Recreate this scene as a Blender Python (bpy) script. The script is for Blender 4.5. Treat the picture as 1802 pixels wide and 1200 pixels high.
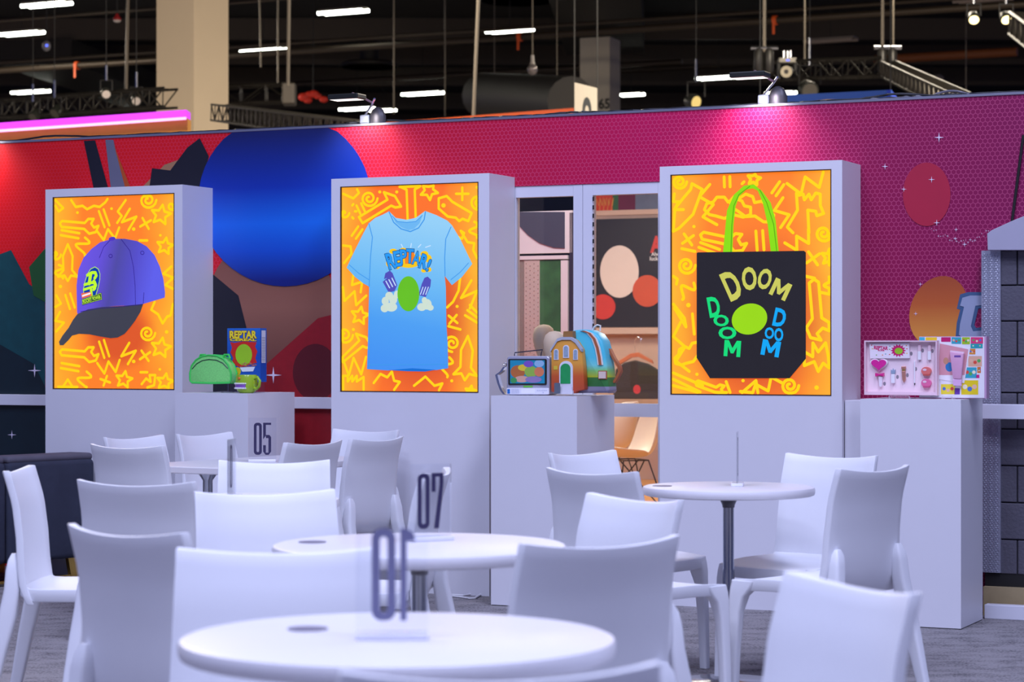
import bpy, bmesh, math, random
from mathutils import Vector, Matrix, Euler
random.seed(7)
S = bpy.context.scene
C = S.collection
for o in list(bpy.data.objects): bpy.data.objects.remove(o)

# ------------------------------------------------------------------ camera
F, CH, HY, CX = 4000.0, 1.225, 622.0, 901.0        # focal length in pixels, eye height, horizon row, centre column
cam_d = bpy.data.cameras.new('camera'); cam = bpy.data.objects.new('camera', cam_d); C.objects.link(cam)
cam.location = (0, 0, CH); cam.rotation_euler = (math.pi/2, 0, 0)
cam_d.sensor_width = 36; cam_d.lens = F*36/1802; cam_d.shift_y = (HY-600)/1802
cam_d.clip_start = .05; cam_d.clip_end = 400
cam_d.dof.use_dof = True; cam_d.dof.focus_distance = 10.9; cam_d.dof.aperture_fstop = 5.0
S.camera = cam
# ------------------------------------------------------------------ world, light, exposure
S.view_settings.view_transform = 'Standard'; S.view_settings.look = 'None'
S.view_settings.gamma = 1; S.view_settings.use_curve_mapping = False; S.view_settings.exposure = 0
W = bpy.data.worlds.new('world'); S.world = W; W.use_nodes = True
W.node_tree.nodes['Background'].inputs[0].default_value = (.36, .42, 1, 1)
W.node_tree.nodes['Background'].inputs[1].default_value = .30

def area(name, loc, size, power, col, rot=(0, 0, 0), sy=None):
    d = bpy.data.lights.new(name, 'AREA'); d.energy = power; d.color = col
    d.shape = 'RECTANGLE'; d.size = size; d.size_y = sy or size
    o = bpy.data.objects.new(name, d); C.objects.link(o); o.location = loc; o.rotation_euler = rot
    return o
R = math.radians
KEY = (.655, .70, 1)
# rows of hall lamps hung over the aisle, the cafe and the booth front
for y_, p_ in ((.6, 310), (3.6, 295), (6.6, 222)):
    for x_ in (-3.0, 2.8):
        area('hall_lamp', (x_, y_, 8.8), 2.2, p_, KEY, (R(10), 0, 0), .9)
area('hall_lamp_back', (-9, 26, 9.6), 5, 3000, (1, .87, .68), (R(10), 0, 0), 3)
area('hall_lamp_back', (9, 30, 9.6), 5, 3800, (1, .87, .68), (R(10), 0, 0), 3)
area('hall_lamp_back', (-16, 58, 9.6), 6, 3000, (1, .88, .70), (0, 0, 0), 3)
area('hall_lamp_back', (8, 44, 9.6), 4, 1300, (1, .88, .70), (0, 0, 0), 3)

# ------------------------------------------------------------------ frames of reference
TH = R(25); ct, st = math.cos(TH), math.sin(TH)
VW, VB, VP = 10.65, 10.343, 9.978            # depth of mural wall, light box fronts, pedestal fronts
def ray(px, py, Z): return Vector(((px-CX)/F*Z, Z, CH-(py-HY)/F*Z))
def uz(px, py, v):
    a = (px-CX)/F; Z = v/(a*st+ct)
    return a*Z*ct-Z*st, CH-(py-HY)/F*Z
def BW(u, v, z): return Vector((u*ct+v*st, -u*st+v*ct, z))

# ------------------------------------------------------------------ materials
def lin(c): return tuple((x/255/12.92 if x/255 <= .04045 else ((x/255+.055)/1.055)**2.4) for x in c)
MATS = {}
def N(nt, t, **k):
    n = nt.nodes.new(t)
    for a, b in k.items(): setattr(n, a, b)
    return n
def mat(name, col, rough=.5, metal=0, emit=0, var=.06, scale=8, bump=0, bscale=60, coat=0, spec=.5):
    if name in MATS: return MATS[name]
    m = bpy.data.materials.new(name); m.use_nodes = True; nt = m.node_tree; b = nt.nodes['Principled BSDF']
    l = lin(col); tc = N(nt, 'ShaderNodeTexCoord'); nz = N(nt, 'ShaderNodeTexNoise'); nz.inputs['Scale'].default_value = scale
    nz.inputs['Detail'].default_value = 4
    nt.links.new(tc.outputs['Object'], nz.inputs['Vector'])
    mx = N(nt, 'ShaderNodeMix', data_type='RGBA'); nt.links.new(nz.outputs['Fac'], mx.inputs['Factor'])
    mx.inputs['A'].default_value = (*[min(1, x*(1-var)) for x in l], 1); mx.inputs['B'].default_value = (*[min(1, x*(1+var)) for x in l], 1)
    nt.links.new(mx.outputs['Result'], b.inputs['Base Color'])
    b.inputs['Roughness'].default_value = rough; b.inputs['Metallic'].default_value = metal
    b.inputs['Coat Weight'].default_value = coat; b.inputs['Specular IOR Level'].default_value = spec
    if emit:
        for l_ in list(b.inputs['Base Color'].links): nt.links.remove(l_)
        b.inputs['Base Color'].default_value = (*[x*.2 for x in l], 1)
        nt.links.new(mx.outputs['Result'], b.inputs['Emission Color']); b.inputs['Emission Strength'].default_value = emit
        if emit < 3: b.inputs['Specular IOR Level'].default_value = .2
    if bump:
        n2 = N(nt, 'ShaderNodeTexNoise'); n2.inputs['Scale'].default_value = bscale; n2.inputs['Detail'].default_value = 6
        nt.links.new(tc.outputs['Object'], n2.inputs['Vector'])
        bp = N(nt, 'ShaderNodeBump'); bp.inputs['Strength'].default_value = bump; bp.inputs['Distance'].default_value = .01
        nt.links.new(n2.outputs['Fac'], bp.inputs['Height']); nt.links.new(bp.outputs['Normal'], b.inputs['Normal'])
    MATS[name] = m; return m
def grad(name, stops, axis, a0, a1, rough=.6, emit=0, tilt=0):
    """colour ramp along one object axis (0 x, 2 z) from a0 to a1"""
    m = bpy.data.materials.new(name); m.use_nodes = True; nt = m.node_tree; b = nt.nodes['Principled BSDF']
    tc = N(nt, 'ShaderNodeTexCoord'); sp = N(nt, 'ShaderNodeSeparateXYZ'); nt.links.new(tc.outputs['Object'], sp.inputs[0])
    mr = N(nt, 'ShaderNodeMapRange'); mr.inputs[1].default_value = a0; mr.inputs[2].default_value = a1
    src = sp.outputs[axis]
    if tilt:
        mm = N(nt, 'ShaderNodeMath', operation='MULTIPLY_ADD'); nt.links.new(sp.outputs[2 if axis == 0 else 0], mm.inputs[0])
        mm.inputs[1].default_value = tilt; nt.links.new(src, mm.inputs[2]); src = mm.outputs[0]
    nt.links.new(src, mr.inputs[0])
    cr = N(nt, 'ShaderNodeValToRGB'); nt.links.new(mr.outputs[0], cr.inputs[0])
    el = cr.color_ramp.elements
    while len(el) < len(stops): el.new(.5)
    for e, (p, c) in zip(el, stops): e.position = p; e.color = (*lin(c), 1)
    nt.links.new(cr.outputs[0], b.inputs['Base Color']); b.inputs['Roughness'].default_value = rough
    if emit:
        nt.links.new(cr.outputs[0], b.inputs['Emission Color']); b.inputs['Emission Strength'].default_value = emit
        for l_ in list(b.inputs['Base Color'].links): nt.links.remove(l_)
        b.inputs['Base Color'].default_value = (.1, .1, .1, 1)
        b.inputs['Specular IOR Level'].default_value = .2
    return m
def glass_mat(name, tint=(1, 1, 1), refl=1.0, rough=.02):
    m = bpy.data.materials.new(name); m.use_nodes = True; nt = m.node_tree
    for n in list(nt.nodes): nt.nodes.remove(n)
    out = N(nt, 'ShaderNodeOutputMaterial'); tr = N(nt, 'ShaderNodeBsdfTransparent'); gl = N(nt, 'ShaderNodeBsdfGlossy')
    tr.inputs[0].default_value = (*tint, 1); gl.inputs['Roughness'].default_value = rough
    fr = N(nt, 'ShaderNodeFresnel'); fr.inputs[0].default_value = 1.45
    mu = N(nt, 'ShaderNodeMath', operation='MULTIPLY'); mu.inputs[1].default_value = refl
    nt.links.new(fr.outputs[0], mu.inputs[0]); mx = N(nt, 'ShaderNodeMixShader')
    nt.links.new(mu.outputs[0], mx.inputs[0]); nt.links.new(tr.outputs[0], mx.inputs[1]); nt.links.new(gl.outputs[0], mx.inputs[2])
    nt.links.new(mx.outputs[0], out.inputs[0]); return m

WHITE = mat('white_laminate', (226, 225, 232), .42, var=.012)
WHITE2 = mat('white_aluminium', (222, 222, 232), .38, var=.015)
PLASTIC = mat('white_plastic', (234, 235, 240), .42, var=.012)
TOPM = mat('white_table_top', (228, 226, 230), .36, var=.01)
STEEL = mat('brushed_steel', (150, 152, 160), .2, 1, var=.08, scale=20)
DSTEEL = mat('dark_cast_metal', (88, 86, 92), .45, .6, var=.08)
BLACK = mat('black_matt', (20, 19, 20), .6)
DARKM = mat('black_truss', (48, 45, 41), .45, .7)
CABLE = mat('black_cable', (22, 23, 30), .5)
GLASS = glass_mat('window_glass', (.96, .97, .98), .9)
ACRYL = glass_mat('clear_acrylic', (.975, .98, .995), .8)
CHROME = mat('chrome', (225, 228, 235), .12, 1, var=.03)

# ------------------------------------------------------------------ mesh helpers
class MB:
    def __init__(s): s.v = []; s.f = []
    def add(s, vs, fs):
        n = len(s.v); s.v += [tuple(p) for p in vs]; s.f += [tuple(i+n for i in q) for q in fs]; return s
    def box(s, x0, x1, y0, y1, z0, z1):
        return s.add([(x, y, z) for z in (z0, z1) for y in (y0, y1) for x in (x0, x1)],
                     [(0, 2, 3, 1), (4, 5, 7, 6), (0, 1, 5, 4), (2, 6, 7, 3), (0, 4, 6, 2), (1, 3, 7, 5)])
    def prism(s, poly, y0, y1):          # polygon in x,z extruded along y (y0 is the side facing the viewer)
        a = sum(poly[i][0]*poly[(i+1) % len(poly)][1]-poly[(i+1) % len(poly)][0]*poly[i][1] for i in range(len(poly)))
        if a < 0: poly = poly[::-1]
        n = len(poly)
        vs = [(x, y0, z) for x, z in poly]+[(x, y1, z) for x, z in poly]
        return s.add(vs, [tuple(range(n)), tuple(range(2*n-1, n-1, -1))]+[(i, i+n, (i+1) % n+n, (i+1) % n) for i in range(n)])
    def flat(s, poly, y):                # single printed face looking along -y
        a = sum(poly[i][0]*poly[(i+1) % len(poly)][1]-poly[(i+1) % len(poly)][0]*poly[i][1] for i in range(len(poly)))
        if a < 0: poly = poly[::-1]
        return s.add([(x, y, z) for x, z in poly], [tuple(range(len(poly)))])
    def stroke(s, pts, w, y, closed=False):
        pts = list(pts)
        if closed: pts.append(pts[0])
        for (x0, z0), (x1, z1) in zip(pts, pts[1:]):
            d = math.hypot(x1-x0, z1-z0)
            if d < 1e-9: continue
            nx, nz = -(z1-z0)/d*w/2, (x1-x0)/d*w/2
            s.flat([(x0+nx, z0+nz), (x0-nx, z0-nz), (x1-nx, z1-nz), (x1+nx, z1+nz)], y)
        for x, z in pts: s.flat([(x+w/2*math.cos(k*math.pi/4), z+w/2*math.sin(k*math.pi/4)) for k in range(8)], y)
        return s
    def tube(s, pts, r, n=8, caps=True):
        pts = [Vector(p) for p in pts]; rs = r if isinstance(r, (list, tuple)) else [r]*len(pts)
        rings = []; up = None
        for i, p in enumerate(pts):
            t = (pts[min(i+1, len(pts)-1)]-pts[max(i-1, 0)]).normalized()
            if up is None: up = Vector((0, 0, 1)) if abs(t.z) < .9 else Vector((1, 0, 0))
            a = t.cross(up).normalized(); b = a.cross(t).normalized(); up = b
            rings.append([p+(a*math.cos(2*math.pi*k/n)+b*math.sin(2*math.pi*k/n))*rs[i] for k in range(n)])
        vs = [q for g in rings for q in g]; fs = []
        for i in range(len(pts)-1):
            for k in range(n): fs.append((i*n+k, i*n+(k+1) % n, (i+1)*n+(k+1) % n, (i+1)*n+k))
        if caps: fs += [tuple(range(n-1, -1, -1)), tuple(range((len(pts)-1)*n, len(pts)*n))]
        return s.add(vs, fs)
    def lathe(s, prof, n=32, cx=0, cy=0):
        vs = []; fs = []
        for r, z in prof:
            for k in range(n): vs.append((cx+r*math.cos(2*math.pi*k/n), cy+r*math.sin(2*math.pi*k/n), z))
        for i in range(len(prof)-1):
            for k in range(n): fs.append((i*n+k, i*n+(k+1) % n, (i+1)*n+(k+1) % n, (i+1)*n+k))
        if prof[0][0] > 1e-6: fs.append(tuple(range(n-1, -1, -1)))
        if prof[-1][0] > 1e-6: fs.append(tuple(range((len(prof)-1)*n, len(prof)*n)))
        return s.add(vs, fs)
    def loft(s, rings, close=True):
        n = len(rings[0]); vs = [q for g in rings for q in g]; fs = []
        for i in range(len(rings)-1):
            for k in range(n): fs.append((i*n+k, i*n+(k+1) % n, (i+1)*n+(k+1) % n, (i+1)*n+k))
        if close: fs += [tuple(range(n-1, -1, -1)), tuple(range((len(rings)-1)*n, len(rings)*n))]
        return s.add(vs, fs)
    def ball(s, c, rx, ry=None, rz=None, n=16, m=10):
        ry = ry or rx; rz = rz or rx
        prof = [(math.sin(math.pi*i/m), -math.cos(math.pi*i/m)) for i in range(m+1)]
        vs = []; fs = []
        for r, z in prof:
            for k in range(n): vs.append((c[0]+rx*r*math.cos(2*math.pi*k/n), c[1]+ry*r*math.sin(2*math.pi*k/n), c[2]+rz*z))
        for i in range(m):
            for k in range(n): fs.append((i*n+k, i*n+(k+1) % n, (i+1)*n+(k+1) % n, (i+1)*n+k))
        return s.add(vs, fs)
    def mesh(s, name, m, smooth=False, bevel=0, seg=2, weld=False):
        me = bpy.data.meshes.new(name); me.from_pydata(s.v, [], s.f); me.materials.append(m)
        bm = bmesh.new(); bm.from_mesh(me)
        if weld: bmesh.ops.remove_doubles(bm, verts=bm.verts, dist=1e-5)
        if smooth or weld or bevel: bmesh.ops.recalc_face_normals(bm, faces=bm.faces)
        if bevel:
            bmesh.ops.bevel(bm, geom=[e for e in bm.edges if len(e.link_faces) == 2 and e.calc_face_angle(0) > .6], offset=bevel, segments=seg, affect='EDGES', profile=.5)
        bm.to_mesh(me); bm.free()
        if smooth:
            me.polygons.foreach_set('use_smooth', [True]*len(me.polygons))
            if smooth != 'all': me.set_sharp_from_angle(angle=R(42))
        return me
    def build(s, name, m, parent=None, smooth=False, bevel=0, seg=2, weld=False):
        return link(name, s.mesh(name, m, smooth, bevel, seg, weld), parent)
def link(name, data, parent=None):
    o = bpy.data.objects.new(name, data); C.objects.link(o)
    if parent: o.parent = parent
    return o
def tag(o, label, cat, group=None):
    o['label'] = label; o['category'] = cat
    if group: o['group'] = group
    return o
def struct(o, label=None, kind='structure'):
    o['kind'] = kind
    if label: o['label'] = label
    return o
def thing(name, label, cat, loc=(0, 0, 0), rz=0, group=None):
    o = bpy.data.objects.new(name, None); C.objects.link(o); o.location = loc; o.rotation_euler = (0, 0, rz)
    o.empty_display_size = .1
    return tag(o, label, cat, group)
def copy_tree(o, parent=None):
    c = o.copy(); C.objects.link(c)
    if parent: c.parent = parent
    for ch in [x for x in bpy.data.objects if x.parent == o]: copy_tree(ch, c)
    return c
def rot(o, rz=-TH): o.rotation_euler = (0, 0, rz); return o

class Plane:
    """pixels of the photograph laid on an upright plane parallel to the wall, in coordinates of a thing at (u0, v, z0)"""
    def __init__(s, v, px0, z0): s.v = v; s.u0 = uz(px0, 600, v)[0]; s.z0 = z0
    def __call__(s, px, py): u, z = uz(px, py, s.v); return (u-s.u0, z-s.z0)
    def loc(s): return BW(s.u0, s.v, s.z0)
    def poly(s, pts, k=1, ox=0, oy=0): return [s(ox+x/k, oy+y/k) for x, y in pts]
def ell(cx, cy, rx, ry, n=28, a=0):
    a = R(a); return [(cx+rx*math.cos(2*math.pi*k/n)*math.cos(a)-ry*math.sin(2*math.pi*k/n)*math.sin(a),
                       cy+rx*math.cos(2*math.pi*k/n)*math.sin(a)+ry*math.sin(2*math.pi*k/n)*math.cos(a)) for k in range(n)]
def rrect(x0, y0, x1, y1, r, n=4):
    pts = []
    for cx, cy, a in ((x1-r, y1-r, 0), (x0+r, y1-r, 90), (x0+r, y0+r, 180), (x1-r, y0+r, 270)):
        for k in range(n+1): t = R(a+90*k/n); pts.append((cx+r*math.cos(t), cy+r*math.sin(t)))
    return pts
_gl = {}
def glyph(txt, bold=.02):
    """outline mesh of a word in the built-in font, scaled to a unit box"""
    if (txt, bold) in _gl: return _gl[(txt, bold)]
    cu = bpy.data.curves.new('t', 'FONT'); cu.body = txt; cu.offset = bold; cu.resolution_u = 3
    o = bpy.data.objects.new('t', cu); C.objects.link(o)
    me = bpy.data.meshes.new_from_object(o.evaluated_get(bpy.context.evaluated_depsgraph_get()))
    vs = [tuple(v.co) for v in me.vertices]; fs = [tuple(p.vertices) for p in me.polygons]
    bpy.data.objects.remove(o); bpy.data.curves.remove(cu); bpy.data.meshes.remove(me)
    x0 = min(v[0] for v in vs); x1 = max(v[0] for v in vs); y0 = min(v[1] for v in vs); y1 = max(v[1] for v in vs)
    vs = [((v[0]-x0)/(x1-x0)-.5, (v[1]-y0)/(y1-y0)-.5) for v in vs]
    _gl[(txt, bold)] = (vs, fs); return vs, fs
M_POLY = [(-.5, -.5), (-.5, .5), (-.24, .5), (0, .02), (.24, .5), (.5, .5), (.5, -.5), (.27, -.5), (.27, .12), (.08, -.3), (-.08, -.3), (-.27, .12), (-.27, -.5)]
def put_text(mb, txt, cx, cy, w, h, y, fn=lambda x, y: (x, -y), deg=0, bold=.02, skew=0):
    """lettering centred on pixel cx,cy (w x h pixels, turned deg clockwise) on the plane fn"""
    vs, fs = (M_POLY, [tuple(range(13))]) if txt == 'M' else glyph(txt, bold); a = R(deg); out = []
    for x, yy in vs:
        X, Y = x*w+yy*h*skew, -yy*h
        p = fn(cx+X*math.cos(a)-Y*math.sin(a), cy+X*math.sin(a)+Y*math.cos(a)); out.append((p[0], y, p[1]))
    mb.add(out, [f if True else f for f in fs])

# ================================================================== SETTING: floor, hall shell, mural wall
def carpet():
    m = bpy.data.materials.new('grey_carpet'); m.use_nodes = True; nt = m.node_tree; b = nt.nodes['Principled BSDF']
    tc = N(nt, 'ShaderNodeTexCoord'); mp = N(nt, 'ShaderNodeMapping'); mp.inputs['Scale'].default_value = (1.2, 2.0, 1)
    nt.links.new(tc.outputs['Object'], mp.inputs[0])
    n1 = N(nt, 'ShaderNodeTexNoise'); n1.inputs['Scale'].default_value = 5; n1.inputs['Detail'].default_value = 8; n1.inputs['Roughness'].default_value = .7
    nt.links.new(mp.outputs[0], n1.inputs['Vector'])
    n2 = N(nt, 'ShaderNodeTexNoise'); n2.inputs['Scale'].default_value = 95; n2.inputs['Detail'].default_value = 3
    nt.links.new(tc.outputs['Object'], n2.inputs['Vector'])
    ad = N(nt, 'ShaderNodeMath', operation='MULTIPLY_ADD'); nt.links.new(n2.outputs['Fac'], ad.inputs[0]); ad.inputs[1].default_value = .9
    nt.links.new(n1.outputs['Fac'], ad.inputs[2])
    cr = N(nt, 'ShaderNodeValToRGB'); nt.links.new(ad.outputs[0], cr.inputs[0])
    cr.color_ramp.elements[0].position = .62; cr.color_ramp.elements[0].color = (*lin((52, 50, 56)), 1)
    cr.color_ramp.elements[1].position = 1.18; cr.color_ramp.elements[1].color = (*lin((146, 142, 144)), 1)
    nt.links.new(cr.outputs[0], b.inputs['Base Color']); b.inputs['Roughness'].default_value = .95; b.inputs['Specular IOR Level'].default_value = .1
    bp = N(nt, 'ShaderNodeBump'); bp.inputs['Strength'].default_value = .4; bp.inputs['Distance'].default_value = .006
    nt.links.new(n2.outputs['Fac'], bp.inputs['Height']); nt.links.new(bp.outputs['Normal'], b.inputs['Normal'])
    return m
struct(MB().box(-40, 40, -14, 112, -.1, 0).build('floor', carpet()), 'grey mottled carpet of the exhibition hall')
CEIL = mat('dark_ceiling', (20, 17, 15), .9, var=.35, scale=.35)
struct(MB().box(-40, 40, 14, 112, 11.6, 11.8).build('ceiling', CEIL), 'black painted ceiling of the exhibition hall')
struct(MB().box(-40, 40, 111, 111.4, 0, 11.6).build('wall_back', mat('dark_hall_wall', (30, 24, 20), .9, var=.25, scale=.4)), 'dark far wall of the hall')

def mural_mat():
    """printed honeycomb: red on the left running to magenta and purple on the right, pale hexagon outlines"""
    m = bpy.data.materials.new('honeycomb_print'); m.use_nodes = True; nt = m.node_tree; L = nt.links.new; b = nt.nodes['Principled BSDF']
    def M(op, a, bb=None, c=None):
        n = N(nt, 'ShaderNodeMath', operation=op)
        for i, q in enumerate((a, bb, c)):
            if q is None: continue
            if isinstance(q, (int, float)): n.inputs[i].default_value = q
            else: L(q, n.inputs[i])
        return n.outputs[0]
    tc = N(nt, 'ShaderNodeTexCoord'); sp = N(nt, 'ShaderNodeSeparateXYZ'); L(tc.outputs['Object'], sp.inputs[0])
    u, z = sp.outputs[0], sp.outputs[2]; P = .0232
    x = M('ADD', M('DIVIDE', u, P), 900); y = M('ADD', M('DIVIDE', z, P), 900); q3 = math.sqrt(3)
    ax = M('SUBTRACT', M('MODULO', x, 1), .5); ay = M('SUBTRACT', M('MODULO', y, q3), q3/2)
    bx = M('SUBTRACT', M('MODULO', M('SUBTRACT', x, .5), 1), .5); by = M('SUBTRACT', M('MODULO', M('SUBTRACT', y, q3/2), q3), q3/2)
    da = M('ADD', M('MULTIPLY', ax, ax), M('MULTIPLY', ay, ay)); db = M('ADD', M('MULTIPLY', bx, bx), M('MULTIPLY', by, by))
    sel = M('LESS_THAN', da, db)
    def mixv(p, q): return M('ADD', q, M('MULTIPLY', sel, M('SUBTRACT', p, q)))
    gx = M('ABSOLUTE', mixv(ax, bx)); gy = M('ABSOLUTE', mixv(ay, by))
    d = M('MAXIMUM', gx, M('ADD', M('MULTIPLY', gx, .5), M('MULTIPLY', gy, q3/2)))
    line = N(nt, 'ShaderNodeMapRange'); line.inputs[1].default_value = .40; line.inputs[2].default_value = .475; L(d, line.inputs[0])
    mr = N(nt, 'ShaderNodeMapRange'); mr.inputs[1].default_value = uz(0, 0, VW)[0]; mr.inputs[2].default_value = uz(1802, 0, VW)[0]; L(u, mr.inputs[0])
    cr = N(nt, 'ShaderNodeValToRGB'); L(mr.outputs[0], cr.inputs[0]); el = cr.color_ramp.elements
    st_ = [(0, (226, 20, 24)), (.3, (212, 18, 34)), (.5, (196, 14, 52)), (.68, (192, 10, 82)), (.85, (148, 10, 72)), (1, (128, 12, 76))]
    while len(el) < len(st_): el.new(.5)
    for e, (p, c) in zip(el, st_): e.position = p; e.color = (*lin(c), 1)
    fade = N(nt, 'ShaderNodeMapRange'); fade.inputs[1].default_value = .02; fade.inputs[2].default_value = .5
    fade.inputs[3].default_value = .1; fade.inputs[4].default_value = .34; L(mr.outputs[0], fade.inputs[0])
    mx = N(nt, 'ShaderNodeMix', data_type='RGBA'); L(M('MULTIPLY', line.outputs[0], fade.outputs[0]), mx.inputs['Factor'])
    L(cr.outputs[0], mx.inputs['A']); mx.inputs['B'].default_value = (*lin((240, 110, 160)), 1)
    L(mx.outputs['Result'], b.inputs['Base Color']); b.inputs['Roughness'].default_value = .5; b.inputs['Specular IOR Level'].default_value = .3
    return m
MURAL = mural_mat()
def U(px, v=VW): return uz(px, 0, v)[0]
UL, UR = U(-260), U(2150)
ZT = 2.438
d0, d1 = U(880), U(1200)          # glazed doorway
zdoor = 2.088
wall = struct(rot(MB().box(UL, d0, VW, VW+.09, 0, ZT).box(d1, UR, VW, VW+.09, 0, ZT).box(d0, d1, VW, VW+.09, zdoor, ZT)
            .build('wall_mural', MURAL)), 'booth wall printed with a red to magenta honeycomb')
strip = MB().box(UL, UR, VW-.006, VW+.096, ZT, ZT+.012).build('cap_strip', mat('satin_aluminium', (190, 190, 200), .3, .9), wall)
# plain colour fields printed on the wall (generic stand-ins for the artwork)
WP = Plane(VW, CX, 0); WP.u0 = 0
def patch(pts, m, dy, nm='colour_field'):
    pts = [WP(*p) for p in pts]
    return MB().flat([(x, max(0.002, min(z, ZT))) for x, z in pts], VW-dy).build(nm, m, wall)
zt_ = lambda px: HY-(ZT-CH)*F/((VW)/(((px-CX)/F)*st+ct))     # row of the wall's top edge
blue_m = grad('blue_field_print', [(0, (10, 30, 120)), (.2, (10, 80, 200)), (.38, (16, 108, 226)), (.62, (8, 52, 170)), (1, (18, 28, 88))], 2, 1.62, 2.44, .4)
def clip_top(pts): return [(x, max(y, zt_(x)+.5)) for x, y in pts]
patch(clip_top(ell(502, 352, 152, 152, 48)), blue_m, .006)
patch(ell(478, 560, 118, 150, 40), grad('tan_field_print', [(0, (96, 52, 46)), (.5, (150, 96, 78)), (1, (120, 66, 52))], 2, 1.05, 1.9, .5), .002)
patch([(372, 480), (420, 520), (440, 600), (470, 700), (372, 700)], mat('navy_field_print', (20, 20, 34), .5), .003)
patch([(440, 712), (470, 640), (560, 560), (640, 540), (640, 712)], mat('crimson_field_print', (150, 18, 30), .5, var=.2, scale=30), .004)
patch(ell(556, 655, 40, 50, 30), mat('dark_red_field_print', (92, 14, 26), .5), .005)
patch([(500, 712), (640, 712), (640, 790), (500, 790)], mat('crimson_field_print', (150, 18, 30)), .004)
patch([(-60, 470), (20, 440), (52, 500), (80, 520), (80, 810), (-60, 810)], mat('teal_field_print', (14, 72, 78), .5, var=.3, scale=14), .003)
patch([(-60, 640), (-10, 600), (60, 640), (90, 700), (90, 810), (-60, 810)], mat('dark_teal_field_print', (12, 34, 44), .5, var=.3, scale=10), .004)
patch([(52, 470), (95, 420), (95, 540), (60, 520)], mat('green_field_print', (34, 92, 44), .5), .005)
for p in ([(148, 248), (168, 247), (192, 335), (166, 335)], [(262, 340), (268, 296), (300, 300), (330, 260), (352, 243), (368, 275), (352, 335)]):
    patch(clip_top(p), mat('navy_field_print', (20, 20, 34)), .003)
patch(clip_top([(186, 246), (200, 246), (222, 335), (196, 335)]), mat('grey_field_print', (104, 104, 124), .5), .003)
patch(clip_top([(200, 250), (206, 268), (232, 335), (222, 335)]), mat('orange_field_print', (176, 78, 26), .5), .0035)
patch([(250, 330), (290, 290), (318, 280), (312, 318), (290, 335)], mat('sand_field_print', (160, 118, 84), .5), .0025)
# small motifs at the right end: plain red disc, orange disc, sparkles
patch(ell(1631, 342, 42, 56, 32), mat('red_disc_print', (176, 22, 58), .5), .003)
patch(ell(1652, 548, 50, 64, 32, 20), grad('orange_disc_print', [(0, (226, 150, 60)), (.5, (190, 92, 34)), (1, (160, 66, 30))], 2, 1.3, 1.62, .5), .003)
spark = MB(); rng0 = random.Random(4)
def sparkle(px, py, r):
    pts = []
    for k in range(8):
        a = math.pi/4*k; rr = r if k % 2 == 0 else r*.16; pts.append(WP(px+rr*math.cos(a), py+rr*math.sin(a)))
    spark.flat(pts, VW-.006)
for a in [(1653, 242, 9), (1558, 293, 6), (1640, 316, 6), (1591, 333, 5), (1649, 392, 6), (1683, 404, 4), (1682, 420, 4), (1698, 430, 5), (1708, 422, 3), (1716, 423, 3), (482, 660, 15), (62, 652, 12), (22, 765, 8), (1612, 552, 4), (1620, 500, 4)]: sparkle(*a)
for k_ in range(26): sparkle(1640+4*k_, 405+18*math.sin(k_/8.5)+rng0.uniform(-5, 5), rng0.uniform(1.2, 2.6))
struct(spark.build('sparkle_print', mat('pale_sparkle_print', (235, 225, 245), .5), wall), None, 'stuff')
# the letter t cut off by the facade
tl = MB(); tl.flat([WP(*p) for p in [(1704, 514), (1734, 514), (1734, 542), (1722, 543), (1715, 572), (1718, 577), (1734, 575), (1734, 606), (1698, 606), (1682, 592), (1684, 568), (1690, 545), (1684, 543), (1690, 518)]], VW-.004); tl.build('letter_edge_print', mat('slate_letter_print', (62, 92, 130), .5), wall)
tl = MB(); tl.flat([WP(*p) for p in [(1708, 520), (1734, 520), (1734, 536), (1717, 538), (1709, 574), (1713, 583), (1734, 581), (1734, 600), (1701, 600), (1688, 589), (1690, 570), (1697, 540), (1690, 538), (1694, 524)]], VW-.006); tl.build('letter_print', mat('grey_letter_print', (150, 160, 186), .5), wall)

# white rail and kick board along the wall
def rail_seg(nm, a, b, v0, v1, z0, z1, k, lab=None):
    o = struct(rot(MB().box(a, b, v0, v1, z0, z1).build(nm, WHITE2, bevel=.003)), lab); return o
ub = [U(-260), U(92)]
rail_seg('trim_1', UL, U(120), VW-.035, VW, .928, .99, 0, 'white rail on the mural left of the first light box')
rail_seg('trim_2', U(385), U(590), VW-.035, VW, .928, .99, 0, 'white rail on the mural between two light boxes')
rail_seg('trim_3', U(1726, VW-.09), UR, VW-.16, VW-.10, .921, .99, 0, 'white rail across the grey block facade')
rail_seg('trim_4', U(1733, VW-.2), UR, VW-.21, VW-.15, 0, .066, 0, 'white kick board at the foot of the block facade')

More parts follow.
